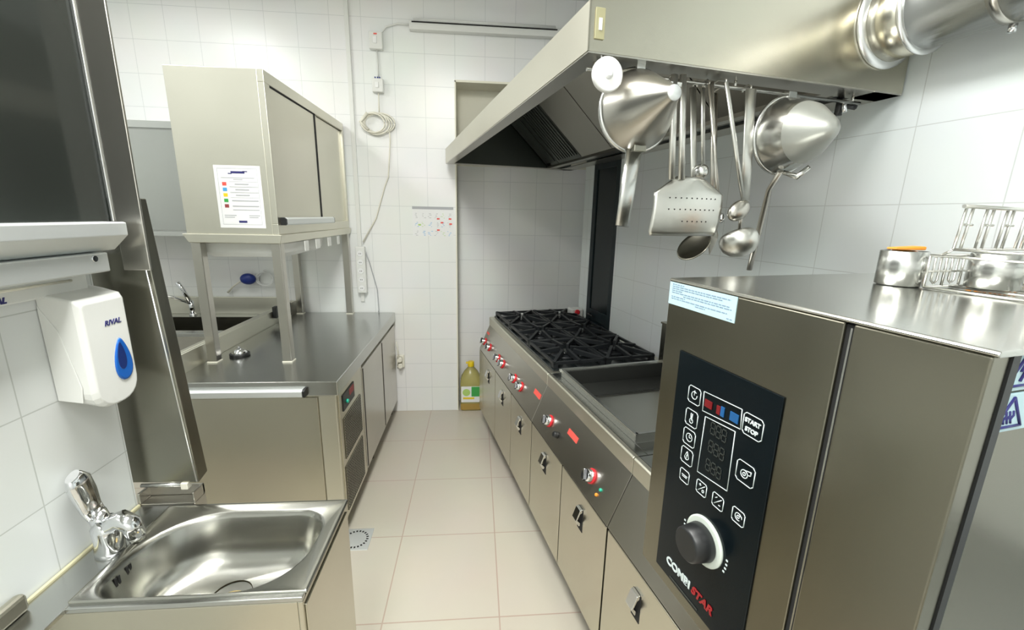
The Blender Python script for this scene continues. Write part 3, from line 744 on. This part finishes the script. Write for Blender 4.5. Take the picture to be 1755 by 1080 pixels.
# oil bottle
bc = (-.046, 3.66)
t = thing('oil_bottle', 'large clear bottle of cooking oil with yellow cap on the floor', 'bottle', (bc[0], bc[1], 0))
def rr(hx, hy, r, z, n=6):
    P = []
    for cx, cy, a in ((hx-r, hy-r, 0), (-hx+r, hy-r, 90), (-hx+r, -hy+r, 180), (hx-r, -hy+r, 270)):
        for i in range(n):
            q = math.radians(a+90*i/(n-1)); P.append(Vector((bc[0]+cx+r*math.cos(q), bc[1]+cy+r*math.sin(q), z)))
    return P
mb().rings([rr(.088, .07, .03, 0), rr(.094, .075, .03, .012), rr(.094, .075, .03, .25), rr(.088, .07, .04, .30), rr(.06, .05, .045, .355), rr(.025, .025, .024, .395), rr(.022, .022, .021, .41)]).build('bottle_body', 'oil', t)

mb().cyl((bc[0], bc[1], .40), (bc[0], bc[1], .445), .030, .027).box(bc[0]-.045, bc[0]+.01, bc[1]-.012, bc[1]+.012, .425, .44).build('cap', 'yellow', t, .003)
lb = mb(); lb.m = 0; lb.box(bc[0]-.086, bc[0]+.086, bc[1]-.0765, bc[1]-.0752, .085, .235)
lb.m = 1; lb.box(bc[0]+.005, bc[0]+.083, bc[1]-.078, bc[1]-.0766, .14, .232)
lb.m = 2; lb.lathe([(0, .034), (.001, .034)], (bc[0]-.04, bc[1]-.0766, .178), (0, -1, 0), 20)
lb.m = 3; lb.box(bc[0]-.07, bc[0]+.03, bc[1]-.0785, bc[1]-.0766, .115, .132)
lb.build('label', ['paper', 'green', 'lime', 'yellow'], t)
box(bc[0]-.09, bc[0]+.09, bc[1]-.0762, bc[1]-.075, .012, .07).build('oil_sediment', 'amber', t)

# ================================================================== REFRIGERATED COUNTER (frame A)
CX, CB, CY0, CY1, CZ = -.684, -1.48, 2.05, 3.60, .905
t = thing('refrigerated_counter', 'long stainless steel refrigerated counter along the left of the aisle', 'counter', (-1.1, 2.8, 0))
mb().box(CB, CX, CY0, CY1, .83, CZ).build('worktop', 'steel_h', t, .004)
mb().box(CB-.02, CB, CY0+.06, CY1, CZ-.02, 1.005).box(CB-.05, CB-.02, CY0+.06, CY1, .985, 1.005).build('upstand', 'steel_soft', t, .003)
mb().box(CB+.01, -.72, 2.075, CY1-.01, .10, .83).build('body', 'steel_soft', t, .002)
mb().box(-.785, -.70, 2.062, 2.09, .10, .826).build('corner_post', 'steel_soft', t, .003)
mb().box(-1.47, -.79, 2.064, 2.075, .10, .815).build('end_panel', 'steel_warm', t, .002)
mb().box(-.72, -.695, 2.09, 2.53, .10, .826).build('compressor_panel', 'steel_warm', t, .002)
for a, b in ((2.535, 3.07), (3.08, 3.59)):
    dd = mb().box(-.72, -.692, a, b, .115, .80).build('door', 'steel', t, .004)
    mb().box(-.694, -.690, a+.004, a+.016, .13, .79).build('door_edge', 'gap', dd)
cp = mb().box(-.696, -.690, 2.14, 2.345, .70, .79).build('control_unit', 'black', t, .002)
mb().box(-.6905, -.688, 2.25, 2.33, .745, .78).build('red_light_bar', 'maroon', cp)
mb().lathe([(0, .012), (.01, .010)], (-.690, 2.20, .735), (1, 0, 0), 16).build('dial', 'teal', cp)
for z0, z1, ya, yb in ((.43, .66, 2.135, 2.46), (.13, .39, 2.115, 2.455)):
    vg = mb().box(-.6965, -.694, ya, yb, z0, z1).build('vent_grille', 'gap', t)
    g = mb(); n = 15
    for k in range(n+1): g.box(-.694, -.691, ya, yb, z0+(z1-z0)*k/n-.0022, z0+(z1-z0)*k/n+.0022)
    n = 18
    for k in range(n+1): g.box(-.6935, -.6905, ya+(yb-ya)*k/n-.0022, ya+(yb-ya)*k/n+.0022, z0, z1)
    g.build('grille_bars', 'steel_dark', vg)
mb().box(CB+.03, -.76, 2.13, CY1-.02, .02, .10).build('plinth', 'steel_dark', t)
for y in (2.12, 2.85, 3.55):
    for x in (-.75, -1.42): mb().cyl((x, y, 0), (x, y, .10), .018).build('leg', 'steel_shiny', t)

def ticket_rail(label, p0, p1, out, sx=1):
    p0 = Vector(p0); p1 = Vector(p1); out = Vector(out); up = Vector((0, 0, 1))
    t = thing('ticket_rail', label, 'ticket rail', tuple((p0+p1)/2), 'A')
    def ring(p): return [p+out*a+up*b for a, b in ((0, -.020), (.024, -.020), (.030, -.014), (.030, .012), (.020, .020), (0, .020))]
    mb().rings([ring(p0), ring(p1)], smooth=False).build('rail', 'alu', t, .001)
    d = (p1-p0).normalized()
    for p, q in ((p0, -1), (p1, 1)):
        mb().rings([[x-out*.001 for x in ring(p)], [x-out*.001+d*q*.012 for x in ring(p)]], smooth=False).build('end_cap', 'black', t, .001)
ticket_rail('aluminium ticket rail on the near end of the refrigerated counter', (-1.45, 2.049, .853), (-.845, 2.049, .853), (0, -1, 0))
ticket_rail('aluminium ticket rail below the sliding doors of the raised cabinet', (-1.008, 2.37, 1.668), (-1.008, 3.13, 1.668), (1, 0, 0))

# raised cabinet on legs
t = thing('raised_cabinet', 'stainless steel cabinet with sliding doors raised on legs above the counter', 'cabinet', (-1.23, 2.95, CZ))
X0, X1, Y0, Y1, Z0, Z1 = -1.462, -1.012, 2.335, 3.59, 1.60, 2.375
mb().box(X0, X1-.03, Y0, Y1, Z0, Z1).build('cabinet_body', 'steel_soft', t, .002)
mb().box(X1-.03, X1, Y0, Y1, Z1-.055, Z1).box(X1-.03, X1, Y0, Y1, Z0, Z0+.055).box(X1-.03, X1, Y0, Y0+.055, Z0+.055, Z1-.055).box(X1-.03, X1, Y1-.03, Y1, Z0+.055, Z1-.055).build('door_frame', 'steel_soft', t, .002)
mb().box(X1-.012, X1-.004, 2.39, 3.01, Z1-.063, Z1-.054).box(X1-.012, X1-.004, 2.985, 3.012, Z0+.06, Z1-.055).build('door_track', 'gap', t)
mb().box(X1-.018, X1-.006, 2.395, 2.985, Z0+.055, Z1-.063).build('sliding_door', 'steel_soft', t, .002)
mb().box(X1-.026, X1-.016, 3.00, Y1-.03, Z0+.055, Z1-.06).box(X1-.02, X1-.006, 3.012, 3.035, Z0+.055, Z1-.06).build('sliding_door', 'steel_soft', t, .002)
mb().prism([(X0-.018, Z0), (X1+.015, Z0), (X1+.005, Z0-.045), (X0+.01, Z0-.045)], Y0-.012, Y1, 'y').build('shelf_edge', 'steel_soft', t, .003)
for x, y in ((X0+.03, Y0+.03), (X1-.027, Y0+.03), (X0+.03, Y1-.03), (X1-.027, Y1-.03)):
    lg = mb().box(x-.024, x+.024, y-.024, y+.024, CZ+.006, Z0-.045).build('leg', 'steel', t, .003)
    mb().box(x-.027, x+.027, y-.027, y+.027, CZ, CZ+.007).build('foot', 'cream', lg, .001)
t = thing('hanging_tray', 'shallow pale tray hanging under the raised cabinet', 'tray', (-1.22, 2.6, 1.52))
mb().rings([[Vector((x, y, z)) for x, y in ((a, 2.40+q), (b, 2.40+q), (b, 3.0-q), (a, 3.0-q))] for a, b, q, z in ((-1.40, -1.05, .02, 1.475), (-1.42, -1.03, 0, 1.50), (-1.43, -1.02, 0, 1.553))], smooth=False).build('tray', 'white', t, .006)
for k, (y, w_) in enumerate(((2.62, .035), (2.80, .045), (3.02, .04), (3.22, .03))):
    o = mb().box(-1.0, -.996, y, y+w_*1.6, 1.495, 1.553).build('shelf_tag', 'white', base=(-1.0, y, 1.553))
    tag(o, ['white paper tag hanging under the cabinet edge, nearest the viewer', 'white paper tag under the cabinet edge, second from the near end', 'white paper tag under the cabinet edge, third from the near end', 'white paper tag under the cabinet edge, nearest the back wall'][k], 'tag', 'white tags under the raised cabinet')
# colour code notice
g = mb(); q0, q1, z0, z1 = -1.293, -1.073, 1.632, 1.935; yy0 = Y0-.0015
g.m = 0; g.box(q0, q1, yy0, Y0-.0002, z0, z1)
W_ = q1-q0; H_ = z1-z0
def pr(m, a, b, c, d_): g.m = m; g.box(q0+W_*a, q0+W_*b, yy0-.0006, yy0, z1-H_*d_, z1-H_*c)
pr(1, .07, .93, .045, .05); pr(1, .07, .93, .94, .945); pr(1, .07, .075, .05, .94); pr(1, .925, .93, .05, .94)
pr(7, .36, .66, .09, .125); pr(7, .30, .38, .12, .135); pr(7, .62, .72, .085, .10)
pr(1, .14, .86, .19, .2); pr(1, .4, .6, .215, .225)
for i, mm in enumerate((2, 3, 4, 5, 6)):
    y = .265+i*.088
    pr(mm, .15, .24, y, y+.055); pr(1, .42 if i < 3 else .32, .72 if i < 3 else .9, y+.02, y+.038)
    if i < 3: pr(8, .30, .92, y-.012, y-.008); pr(8, .30, .92, y+.065, y+.069)
for a, b, c in ((.32, .9, .70), (.12, .38, .79), (.66, .9, .79), (.12, .34, .82), (.66, .86, .82)): pr(1, a, b, c, c+.012)
pr(7, .42, .6, .88, .915)
tag(g.build('colour_code_notice', ['paper', 'ink', 'red_label', 'sky', 'yellow', 'green', 'maroon', 'ink_dark', 'ink', ], base=(q0, Y0, z0)), 'laminated white notice with five coloured squares on the raised cabinet', 'notice')

# service bell
t = thing('service_bell', 'chrome service bell with black base on the steel counter', 'bell', (-1.355, 2.47, CZ))
mb().lathe([(0, .052), (.014, .052), (.018, .044)], (-1.355, 2.47, CZ), (0, 0, 1), 32).build('base', 'black', t)
mb().lathe([(.014, .040), (.022, .038), (.034, .027), (.041, .012), (.042, .0001)], (-1.355, 2.47, CZ), (0, 0, 1), 32, cap=False).build('dome', 'chrome', t)
mb().lathe([(.040, .004), (.048, .004), (.049, .008), (.053, .007)], (-1.355, 2.47, CZ), (0, 0, 1), 16).build('button', 'chrome', t)

t = thing('black_bracket', 'small black bracket with cable clipped to the upstand behind the bell', 'bracket', (-1.465, 3.2, .95))
mb().box(-1.478, -1.450, 3.17, 3.22, .955, 1.04).build('bracket_body', 'black', t, .004)
mb().box(-1.478, -1.440, 3.33, 3.40, .93, 1.03).tube([(-1.455, 3.36, .95), (-1.440, 3.34, .92), (-1.43, 3.30, .911)], .006).build('plug', 'black', t, .004)

# ================================================================== FAR SINK
t = thing('sink_counter', 'steel sink counter along the back wall behind the refrigerated counter', 'sink', (-2.2, 3.3, 0))
A0, A1, B0, B1, SZ = -3.0, -1.56, 2.99, 3.60, .895
x0, x1, y0, y1 = -2.42, -1.70, 3.06, 3.47
mb().box(A0, x0, B0, B1, SZ-.03, SZ).box(x1, A1, B0, B1, SZ-.03, SZ).box(x0, x1, B0, y0, SZ-.03, SZ).box(x0, x1, y1, B1, SZ-.03, SZ).build('worktop', 'steel_h', t, .004)
mb().box(A0, A1, B1-.02, B1, SZ, 1.035).build('backsplash', 'steel_soft', t, .003)
mb().box(x0, x1, y0, y0+.003, SZ-.26, SZ).box(x0, x1, y1-.003, y1, SZ-.26, SZ).box(x0, x0+.003, y0, y1, SZ-.26, SZ).box(x1-.003, x1, y0, y1, SZ-.26, SZ).box(x0, x1, y0, y1, SZ-.263, SZ-.26).build('basin', 'steel_dark', t)
mb().box(A0+.01, A1-.02, B0+.02, B0+.03, .12, SZ-.03).box(A1-.03, A1-.02, B0+.02, B1, .12, SZ-.03).build('front_panel', 'steel', t)
for x in (A0+.04, -2.3, A1-.05):
    for y in (B0+.06, B1-.06): mb().box(x-.02, x+.02, y-.02, y+.02, 0, SZ-.03).build('leg', 'steel', t)
t = thing('sink_tap', 'chrome mixer tap at the far sink', 'tap', (-2.245, 3.52, SZ))
mb().cyl((-2.245, 3.52, SZ), (-2.245, 3.52, SZ+.02), .028, .022).tube([(-2.245, 3.52, SZ+.01), (-2.25, 3.52, SZ+.12)], .019, 14).build('tap_body', 'chrome', t)
mb().tube([(-2.25, 3.515, SZ+.10), (-2.28, 3.50, SZ+.21), (-2.31, 3.49, SZ+.27)], [.016, .014, .017], 12).build('lever', 'chrome', t)
mb().tube([(-2.25, 3.51, SZ+.10), (-2.33, 3.45, SZ+.16), (-2.43, 3.38, SZ+.19), (-2.47, 3.35, SZ+.17)], .011, 12).build('spout', 'chrome', t)
t = thing('dish_brush', 'blue-headed dish brush with pale handle hanging on the back wall', 'brush', (-1.82, 3.60, 1.18))
mb().ellipsoid((-1.82, 3.565, 1.185), .060, .035, .045, 20, 10).build('brush_head', 'navy', t)
mb().tube([(-1.875, 3.57, 1.17), (-1.95, 3.58, 1.12), (-2.0, 3.59, 1.07)], [.006, .006, .009]).build('handle', 'cream', t)
g = mb()
for k in range(3):
    g.tube([(-1.70+.055*math.cos(a*PI/8+k*.7)*(1+.12*k), 3.585-.006*k, 1.185+.055*math.sin(a*PI/8+k*.7)) for a in range(17)], .0035)
g.tube([(-1.76, 3.58, 1.19), (-1.70, 3.58, 1.25), (-1.62, 3.58, 1.20), (-1.60, 3.59, 1.06)], .005)
tag(g.build('coiled_hose', 'paper', base=(-1.7, 3.59, 1.18)), 'thin coiled pale tube on the wall beside the blue brush', 'hose')
t = thing('wall_cabinet', 'grey steel wall cabinet on the back wall left of the raised cabinet', 'cabinet', (-2.4, 3.45, 1.9))
mb().box(-2.95, -1.56, 3.30, 3.605, 1.53, 2.293).build('cabinet_body', 'steel_h', t, .003)
mb().box(-2.94, -1.58, 3.288, 3.30, 1.57, 2.24).build('door', 'steel_h', t, .002)
mb().box(-2.95, -1.56, 3.28, 3.30, 2.248, 2.293).build('top_rail', 'steel_bright', t, .002)
mb().box(-2.95, -1.56, 3.28, 3.30, 1.53, 1.562).build('bottom_rail', 'steel_bright', t, .002)

# ================================================================== BACK WALL FITTINGS
WY = 3.61
tag(mb().box(-.955, -.925, WY-.02, WY, 1.0, CEIL).build('cable_conduit', 'white', base=(-.94, WY, 1.0), bevel=.002), 'white plastic cable conduit running up the back wall', 'conduit')
for (x, z, w_, lab, has) in ((-.735, 2.95, .048, 'upper white junction box on the back wall with red indicator', 1), (-.735, 2.65, .040, 'lower white switch box on the back wall above the cable coil', 0)):
    t = thing('junction_box', lab, 'junction box', (x, WY, z))
    mb().box(x-w_, x+w_, WY-.045, WY, z-w_*1.2, z+w_*1.15).build('housing', 'white', t, .005)
    mb().box(x-.4*w_, x+.2*w_, WY-.051, WY-.044, z-.5*w_, z+.5*w_).build('rocker', 'paper', t, .003)
    if has: mb().box(x-.012, x+.012, WY-.048, WY-.044, z+.035, z+.043).build('indicator', 'red_label', t)
    else:
        for dx in (-.018, .0, .015): mb().box(x+dx-.004, x+dx+.004, WY-.035, WY-.02, z+w_*1.15, z+w_*1.15+.012).build('cable_clip', 'navy', t)
g = mb(); g.tube([(-.735, WY-.012, 2.896), (-.733, WY-.012, 2.695)], .006)
tag(g.build('short_cable', 'white', base=(-.735, WY, 2.8)), 'short white cable joining the two boxes on the back wall', 'cable')
g = mb(); g.tube([(-.70, WY-.02, 3.0), (-.66, WY-.012, 3.05), (-.58, WY-.012, 3.075), (-.49, WY-.02, 3.07)], .006)
tag(g.build('lamp_cable', 'white', base=(-.6, WY, 3.05)), 'white cable curving from the upper box to the tube light', 'cable')
g = mb()
cc = Vector((-.76, WY-.03, 2.385))
g.tube([(-.735, WY-.02, 2.60), (-.737, WY-.02, 2.46)], .005)
for k in range(5):
    rx, rz = .088+.006*k, .068+.004*(k % 3)
    g.tube([cc+Vector((rx*math.cos(a*PI/12)+.012*(k-2), .008*(k-2)*.6, rz*math.sin(a*PI/12)+.004*math.sin(k*2))) for a in range(25)], .0055)
g.tube([cc+Vector((-.06, -.012, .07)), cc+Vector((-.115, -.012, .005)), cc+Vector((-.06, -.012, -.05))], .012)
g.tube([(-.668, WY-.02, 2.40), (-.665, WY-.012, 2.272), (-.69, WY-.012, 2.0), (-.72, WY-.012, 1.93), (-.80, WY-.012, 1.68), (-.91, WY-.03, 1.49)], .005)
tag(g.build('coiled_cable', 'cream', base=(-.76, WY, 2.38)), 'coiled cream extension cable hanging on the back wall', 'cable')
t = thing('power_strip', 'white power strip fixed upright at the back wall above the counter', 'power strip', (-.93, WY, 1.26))
mb().box(-.966, -.893, WY-.065, WY-.021, 1.08, 1.455).build('strip_body', 'white', t, .006)
for z in (1.12, 1.19, 1.26, 1.33, 1.40):
    sk = mb().lathe([(0, .024), (.002, .022)], (-.93, WY-.065, z), (0, -1, 0), 20).build('socket', 'paper', t)
    mb().box(-.938, -.934, WY-.0685, WY-.066, z-.004, z+.004).box(-.926, -.922, WY-.0685, WY-.066, z-.004, z+.004).build('pin_holes', 'gap', sk)
g = mb(); g.tube([(-.905, WY-.03, 1.45), (-.87, WY-.012, 1.32), (-.82, WY-.012, 1.10), (-.815, WY-.012, .93), (-.815, WY-.03, .912)], .004)
tag(g.build('thin_cable', 'ink', base=(-.85, WY, 1.2)), 'thin grey cable from the power strip down to the counter', 'cable')
t = thing('wall_socket', 'cream wall socket with plugs low beside the refrigerated counter', 'socket', (-.655, WY, .47))
mb().box(-.685, -.62, WY-.03, WY, .42, .53).build('plate', 'cream', t, .004)
mb().cyl((-.655, WY-.03, .50), (-.65, WY-.075, .50), .024, .018).cyl((-.655, WY-.03, .445), (-.645, WY-.075, .445), .024, .018).build('plugs', 'cream', t)
mb().tube([(-.66, WY-.07, .51), (-.665, WY-.06, .60), (-.678, WY-.04, .66)], .005).build('plug_cable', 'cream', t)
g = mb(); g.m = 0; g.box(-.515, -.187, WY-.0015, WY, 1.546, 1.778)
g.m = 1; g.box(-.515, -.187, WY-.003, WY-.0015, 1.758, 1.779)
for i in range(6):
    for j in range(3):
        x = -.50+i*.052; z = 1.725-j*.07
        g.m = random.choice((2, 2, 3, 4, 2))
        for n in range(4):
            a = random.uniform(0, .03); g.box(x+a, x+a+random.uniform(.006, .018), WY-.0024, WY-.0015, z-n*.011-.003, z-n*.011)
for x, z, m_ in ((-.32, 1.69, 5), (-.29, 1.66, 5), (-.225, 1.69, 5), (-.32, 1.60, 5), (-.22, 1.65, 5), (-.47, 1.64, 6)):
    g.m = m_; g.box(x, x+.022, WY-.003, WY-.0015, z-.012, z)
tag(g.build('instruction_poster', ['paper', 'ink', 'ink', 'sky', 'lime', 'red_label', 'lime'], base=(-.35, WY, 1.66)), 'small illustrated instruction sheet with dark header on the back wall', 'poster')

# floor drain
t = thing('floor_drain', 'square steel floor drain with ring of slots beside the counter', 'drain', (-.645, 2.04, 0))
mb().box(-.725, -.565, 1.96, 2.12, .0, .003).build('plate', 'alu', t, .001)
g = mb()
for k in range(22):
    a = 2*PI*k/22; c = Vector((-.645+.060*math.cos(a), 2.04+.060*math.sin(a), .0032))
    e = Vector((math.cos(a), math.sin(a), 0))*.006; f_ = Vector((-math.sin(a), math.cos(a), 0))*.0045
    g.add([c-e-f_, c+e-f_, c+e+f_, c-e+f_], [(0, 1, 2, 3)])
g.build('slots', 'gap', t)

# ================================================================== HAND SINK (frame A)
HX0, HX1, HY0, HY1, HZ = -.985, -.392, .836, 1.183, .868
PX0, PX1, PY0, PY1 = -.893, -.385, .848, 1.172
t = thing('hand_sink_unit', 'stainless steel hand wash sink cabinet against the left tiled wall', 'hand sink', (-.7, .95, 0))
bx0, bx1, by0, by1 = -.872, -.425, .862, 1.138
# cabinet carcass without a top under the bowl
mb().box(HX1-.012, HX1, HY0, HY1-.003, .08, HZ-.012).box(HX0, HX1-.012, HY1-.015, HY1-.003, .08, HZ-.012).box(HX0, HX1-.012, HY0, HY0+.012, .08, HZ-.012).box(HX0, HX0+.012, HY0, HY1, .08, HZ-.012).build('cabinet_body', 'steel_warm', t, .002)
mb().box(HX0, PX0+.004, HY0-.09, HY1, HZ-.012, HZ).box(PX0+.004, HX1, PY1-.006, HY1, HZ-.012, HZ).box(PX0+.004, HX1, HY0, PY0+.006, HZ-.012, HZ).build('counter_top', 'steel_h', t, .002)
mb().box(HX1, HX1+.004, .845, 1.165, .12, .84).build('door', 'steel_warm', t, .002)
def loopshape(x0, x1, y0, y1, rs, z, n=9):
    """rounded rectangle, corner radii in order (x1,y1),(x0,y1),(x0,y0),(x1,y0)"""
    P = []
    for (cx, cy, sx_, sy_, a), r in zip(((x1, y1, -1, -1, 0), (x0, y1, 1, -1, 90), (x0, y0, 1, 1, 180), (x1, y0, -1, 1, 270)), rs):
        for i in range(n):
            q = math.radians(a+90*i/(n-1)); P.append(Vector((cx+sx_*r+r*math.cos(q), cy+sy_*r+r*math.sin(q), z)))
    return P
R0 = [.004]*4; R1 = [.02]*4; RB = [.085, .17, .06, .14]
zt = HZ+.006
def ins(d_, z, RB=RB): return loopshape(bx0+d_, bx1-d_, by0+d_, by1-d_, [max(.03, r-d_*.3) for r in RB], z)
g = mb().rings([loopshape(PX0, PX1, PY0, PY1, R0, HZ), loopshape(PX0, PX1, PY0, PY1, R0, zt), loopshape(PX0+.006, PX1-.006, PY0+.004, PY1-.006, R0, zt+.001),
                loopshape(PX0+.014, PX1-.014, PY0+.008, PY1-.014, R1, zt-.003), ins(-.006, zt-.004), ins(0, zt-.008), ins(.006, zt-.02), ins(.018, zt-.09), ins(.032, zt-.13),
                ins(.06, zt-.148), loopshape(-.70, -.60, .95, 1.05, [.05]*4, zt-.155)], cap=False)
g.build('sink_bowl', 'bowl', t)
mb().lathe([(0, .038), (.003, .036), (.001, .020), (.002, .0001)], (-.640, .975, zt-.153), (0, 0, 1), 28, cap=False).build('drain_strainer', 'strainer_brass', t)
mb().lathe([(-.03, .05), (.0, .0485)], (-.65, 1.0, zt-.158), (0, 0, 1), 28).build('drain_cup', 'steel_shiny', t)
of = mb()
for k in (-.022, -.013, .013, .022): of.box(-.8635, -.8615, .955+k-.003, .955+k+.003, zt-.045, zt-.022)
of.build('overflow_slots', 'gap', t)
g = mb().box(-.988, -.980, HY0-.09, HY1, HZ-.002, HZ+.006); g.build('sealant_bead', 'silicone', t, .002)
mb().box(-.988, -.83, 1.184, 1.235, .82, .872).box(-.988, -.83, 1.225, 1.235, .872, .905).box(-.835, -.83, 1.184, 1.235, .872, .905).box(-.988, -.98, 1.184, 1.235, .872, .905).build('rear_channel', 'steel', t, .002)
# faucet
t = thing('basin_mixer', 'chrome single-lever mixer tap on the hand sink', 'tap', (-.925, 1.005, HZ))
g = mb()
g.tube([(-.925, 1.005, HZ), (-.925, 1.005, HZ+.012), (-.922, 1.005, HZ+.03), (-.918, 1.003, HZ+.075), (-.912, 1.0, HZ+.095)], [.031, .031, .030, .033, .022], 20)
g.tube([(-.925, 1.003, HZ+.045), (-.905, 1.002, HZ+.082), (-.880, 1.0, HZ+.094), (-.858, .998, HZ+.082), (-.848, .996, HZ+.050)], [.026, .026, .024, .022, .019], 18)
g.build('tap_body', 'chrome', t)
mb().cyl((-.848, .996, HZ+.053), (-.847, .996, HZ+.038), .017).build('aerator', 'steel_shiny', t)
mb().cyl((-.925, 1.005, HZ+.065), (-.942, 1.007, HZ+.115), .021, .020).build('cartridge', 'chrome', t)
mb().tube([(-.938, 1.005, HZ+.105), (-.950, 1.006, HZ+.13), (-.955, 1.004, HZ+.17), (-.957, .998, HZ+.205), (-.955, .985, HZ+.228)], [.024, .026, .030, .030, .018], 16, flat=.6, side=(0, 1, 0)).build('lever', 'chrome', t)
# small steel item at the near end of the counter
tag(mb().box(-.985, -.962, .760, .845, HZ, HZ+.042).build('steel_box', 'steel_warm', base=(-.97, .80, HZ), bevel=.008), 'corner of a small steel box at the near end of the hand sink counter', 'box')

# soap dispenser
t = thing('soap_dispenser', 'white wall-mounted soap dispenser with blue teardrop window', 'soap dispenser', (-.99, 1.1, 1.38))
def dring(x, y0, y1, z0, z1, r): return [Vector((x, p.x, p.y)) for p in [Vector((q.x, q.y)) for q in loopshape(y0, y1, z0, z1, r, 0, 6)]]
g = mb().rings([dring(-.99, 1.03, 1.172, 1.262, 1.528, [.006, .006, .03, .03]), dring(-.955, 1.03, 1.172, 1.248, 1.52, [.006, .006, .04, .04]),
                dring(-.918, 1.033, 1.169, 1.232, 1.510, [.006, .006, .05, .05]), dring(-.906, 1.040, 1.162, 1.236, 1.500, [.01, .01, .05, .05])], cap=True, smooth=False)
g.build('housing', 'white', t, .004, 3)
sd = mb().prism([(-.988, 1.50), (-.955, 1.44), (-.930, 1.30), (-.935, 1.262), (-.988, 1.27)], 1.0283, 1.0305, 'y').build('side_cheek', 'white', t, .001)
def drop(cy, cz, h_, w_, x):
    P = []
    for i in range(28):
        a = 2*PI*i/28; zz = math.cos(a); k = (1-zz)/2
        P.append(Vector((x, cy+w_*math.sin(a)*(.35+.65*k**.7)*(1.0), cz+h_*zz)))
    return P
g = mb().rings([drop(1.126, 1.342, .056, .034, -.907), drop(1.126, 1.342, .055, .033, -.9035), drop(1.126, 1.342, .050, .029, -.9025)])
wn = g.build('window', 'blue', t)
g = mb().rings([drop(1.121, 1.352, .036, .017, -.9027), drop(1.121, 1.352, .035, .016, -.9018)])
g.build('level_lens', 'blue_deep', wn)
text('brand_text', 'RIVAL', .018, 'ink_dark', t, (-.9055, 1.092, 1.436), (0, 1, 0), (0, 0, 1), italic=.25, bold=.0004, sx=1.05)
# white backing strip above it
t = thing('towel_dispenser_top', 'white top edge of a wall dispenser left of the soap dispenser', 'dispenser', (-.985, .8, 1.54))
mb().box(-.99, -.968, .30, 1.145, 1.518, 1.560).build('cover', 'white', t, .003)
text('brand_text', 'RIVAL', .017, 'ink_dark', t, (-.9675, .905, 1.523), (0, 1, 0), (0, 0, 1), italic=.3, bold=.0009)
mb().tube([(-.966, .90, 1.548), (-.966, 1.10, 1.548)], .003).build('seam', 'cream', t)

# ================================================================== STEEL PASS-THROUGH ON THE LEFT WALL
t = thing('pass_through_hatch', 'steel framed service hatch with dark glossy panel above the soap dispenser', 'hatch', (-.95, .8, 1.6))
mb().box(-.955, -.919, -.44, 1.186, 1.67, 2.62).build('dark_panel', 'dark_glass', t)
mb().prism([(-.985, 1.60), (-.905, 1.618), (-.868, 1.654), (-.868, 1.684), (-.874, 1.686), (-.985, 1.686)], -.40, 1.165, 'y').build('sill', 'alu', t, .002)
sp = mb().box(-.985, -.893, -.40, 1.125, 1.568, 1.614).build('lower_fascia', 'alu', t, .003)
mb().lathe([(0, .0085), (.003, .007)], (-.893, 1.085, 1.602), (1, 0, 0), 18).build('screw', 'chrome', sp)
t = thing('steel_upright', 'tall stainless steel upright at the end of the tiled wall', 'post', (-.885, 1.2, 1.56))
mb().box(-.911, -.846, 1.187, 1.194, 1.562, CEIL).build('post', 'steel', t, .002)
mb().box(-.917, -.911, 1.183, 1.213, 1.686, CEIL).build('rim', 'rim', t, .001)
t = thing('splash_panel', 'leaning stainless steel splash panel behind the hand sink', 'panel', (-.9, 1.24, .93))
g = mb().hexa([(-1.05, 1.215, .925), (-.824, 1.205, .925), (-.824, 1.250, .935), (-1.05, 1.255, .935), (-1.05, 1.215, 1.745), (-.876, 1.217, 1.745), (-.876, 1.257, 1.745), (-1.05, 1.255, 1.745)])
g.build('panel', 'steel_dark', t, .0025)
g = mb().tube([(-.829, 1.204, .928), (-.8775, 1.215, 1.56)], .0022, 6); g.build('edge_rim', 'rim', t)
mb().tube([(-.99, 1.21, .917), (-.875, 1.21, .917)], .006, 10).build('hinge_rod', 'steel_bright', t)
mb().box(-.875, -.855, 1.20, 1.22, .905, .926).build('hinge_block', 'cream', t, .002)

for o in bpy.data.objects:
    for k in ('_fr', '_bs'):
        if k in o: del o[k]
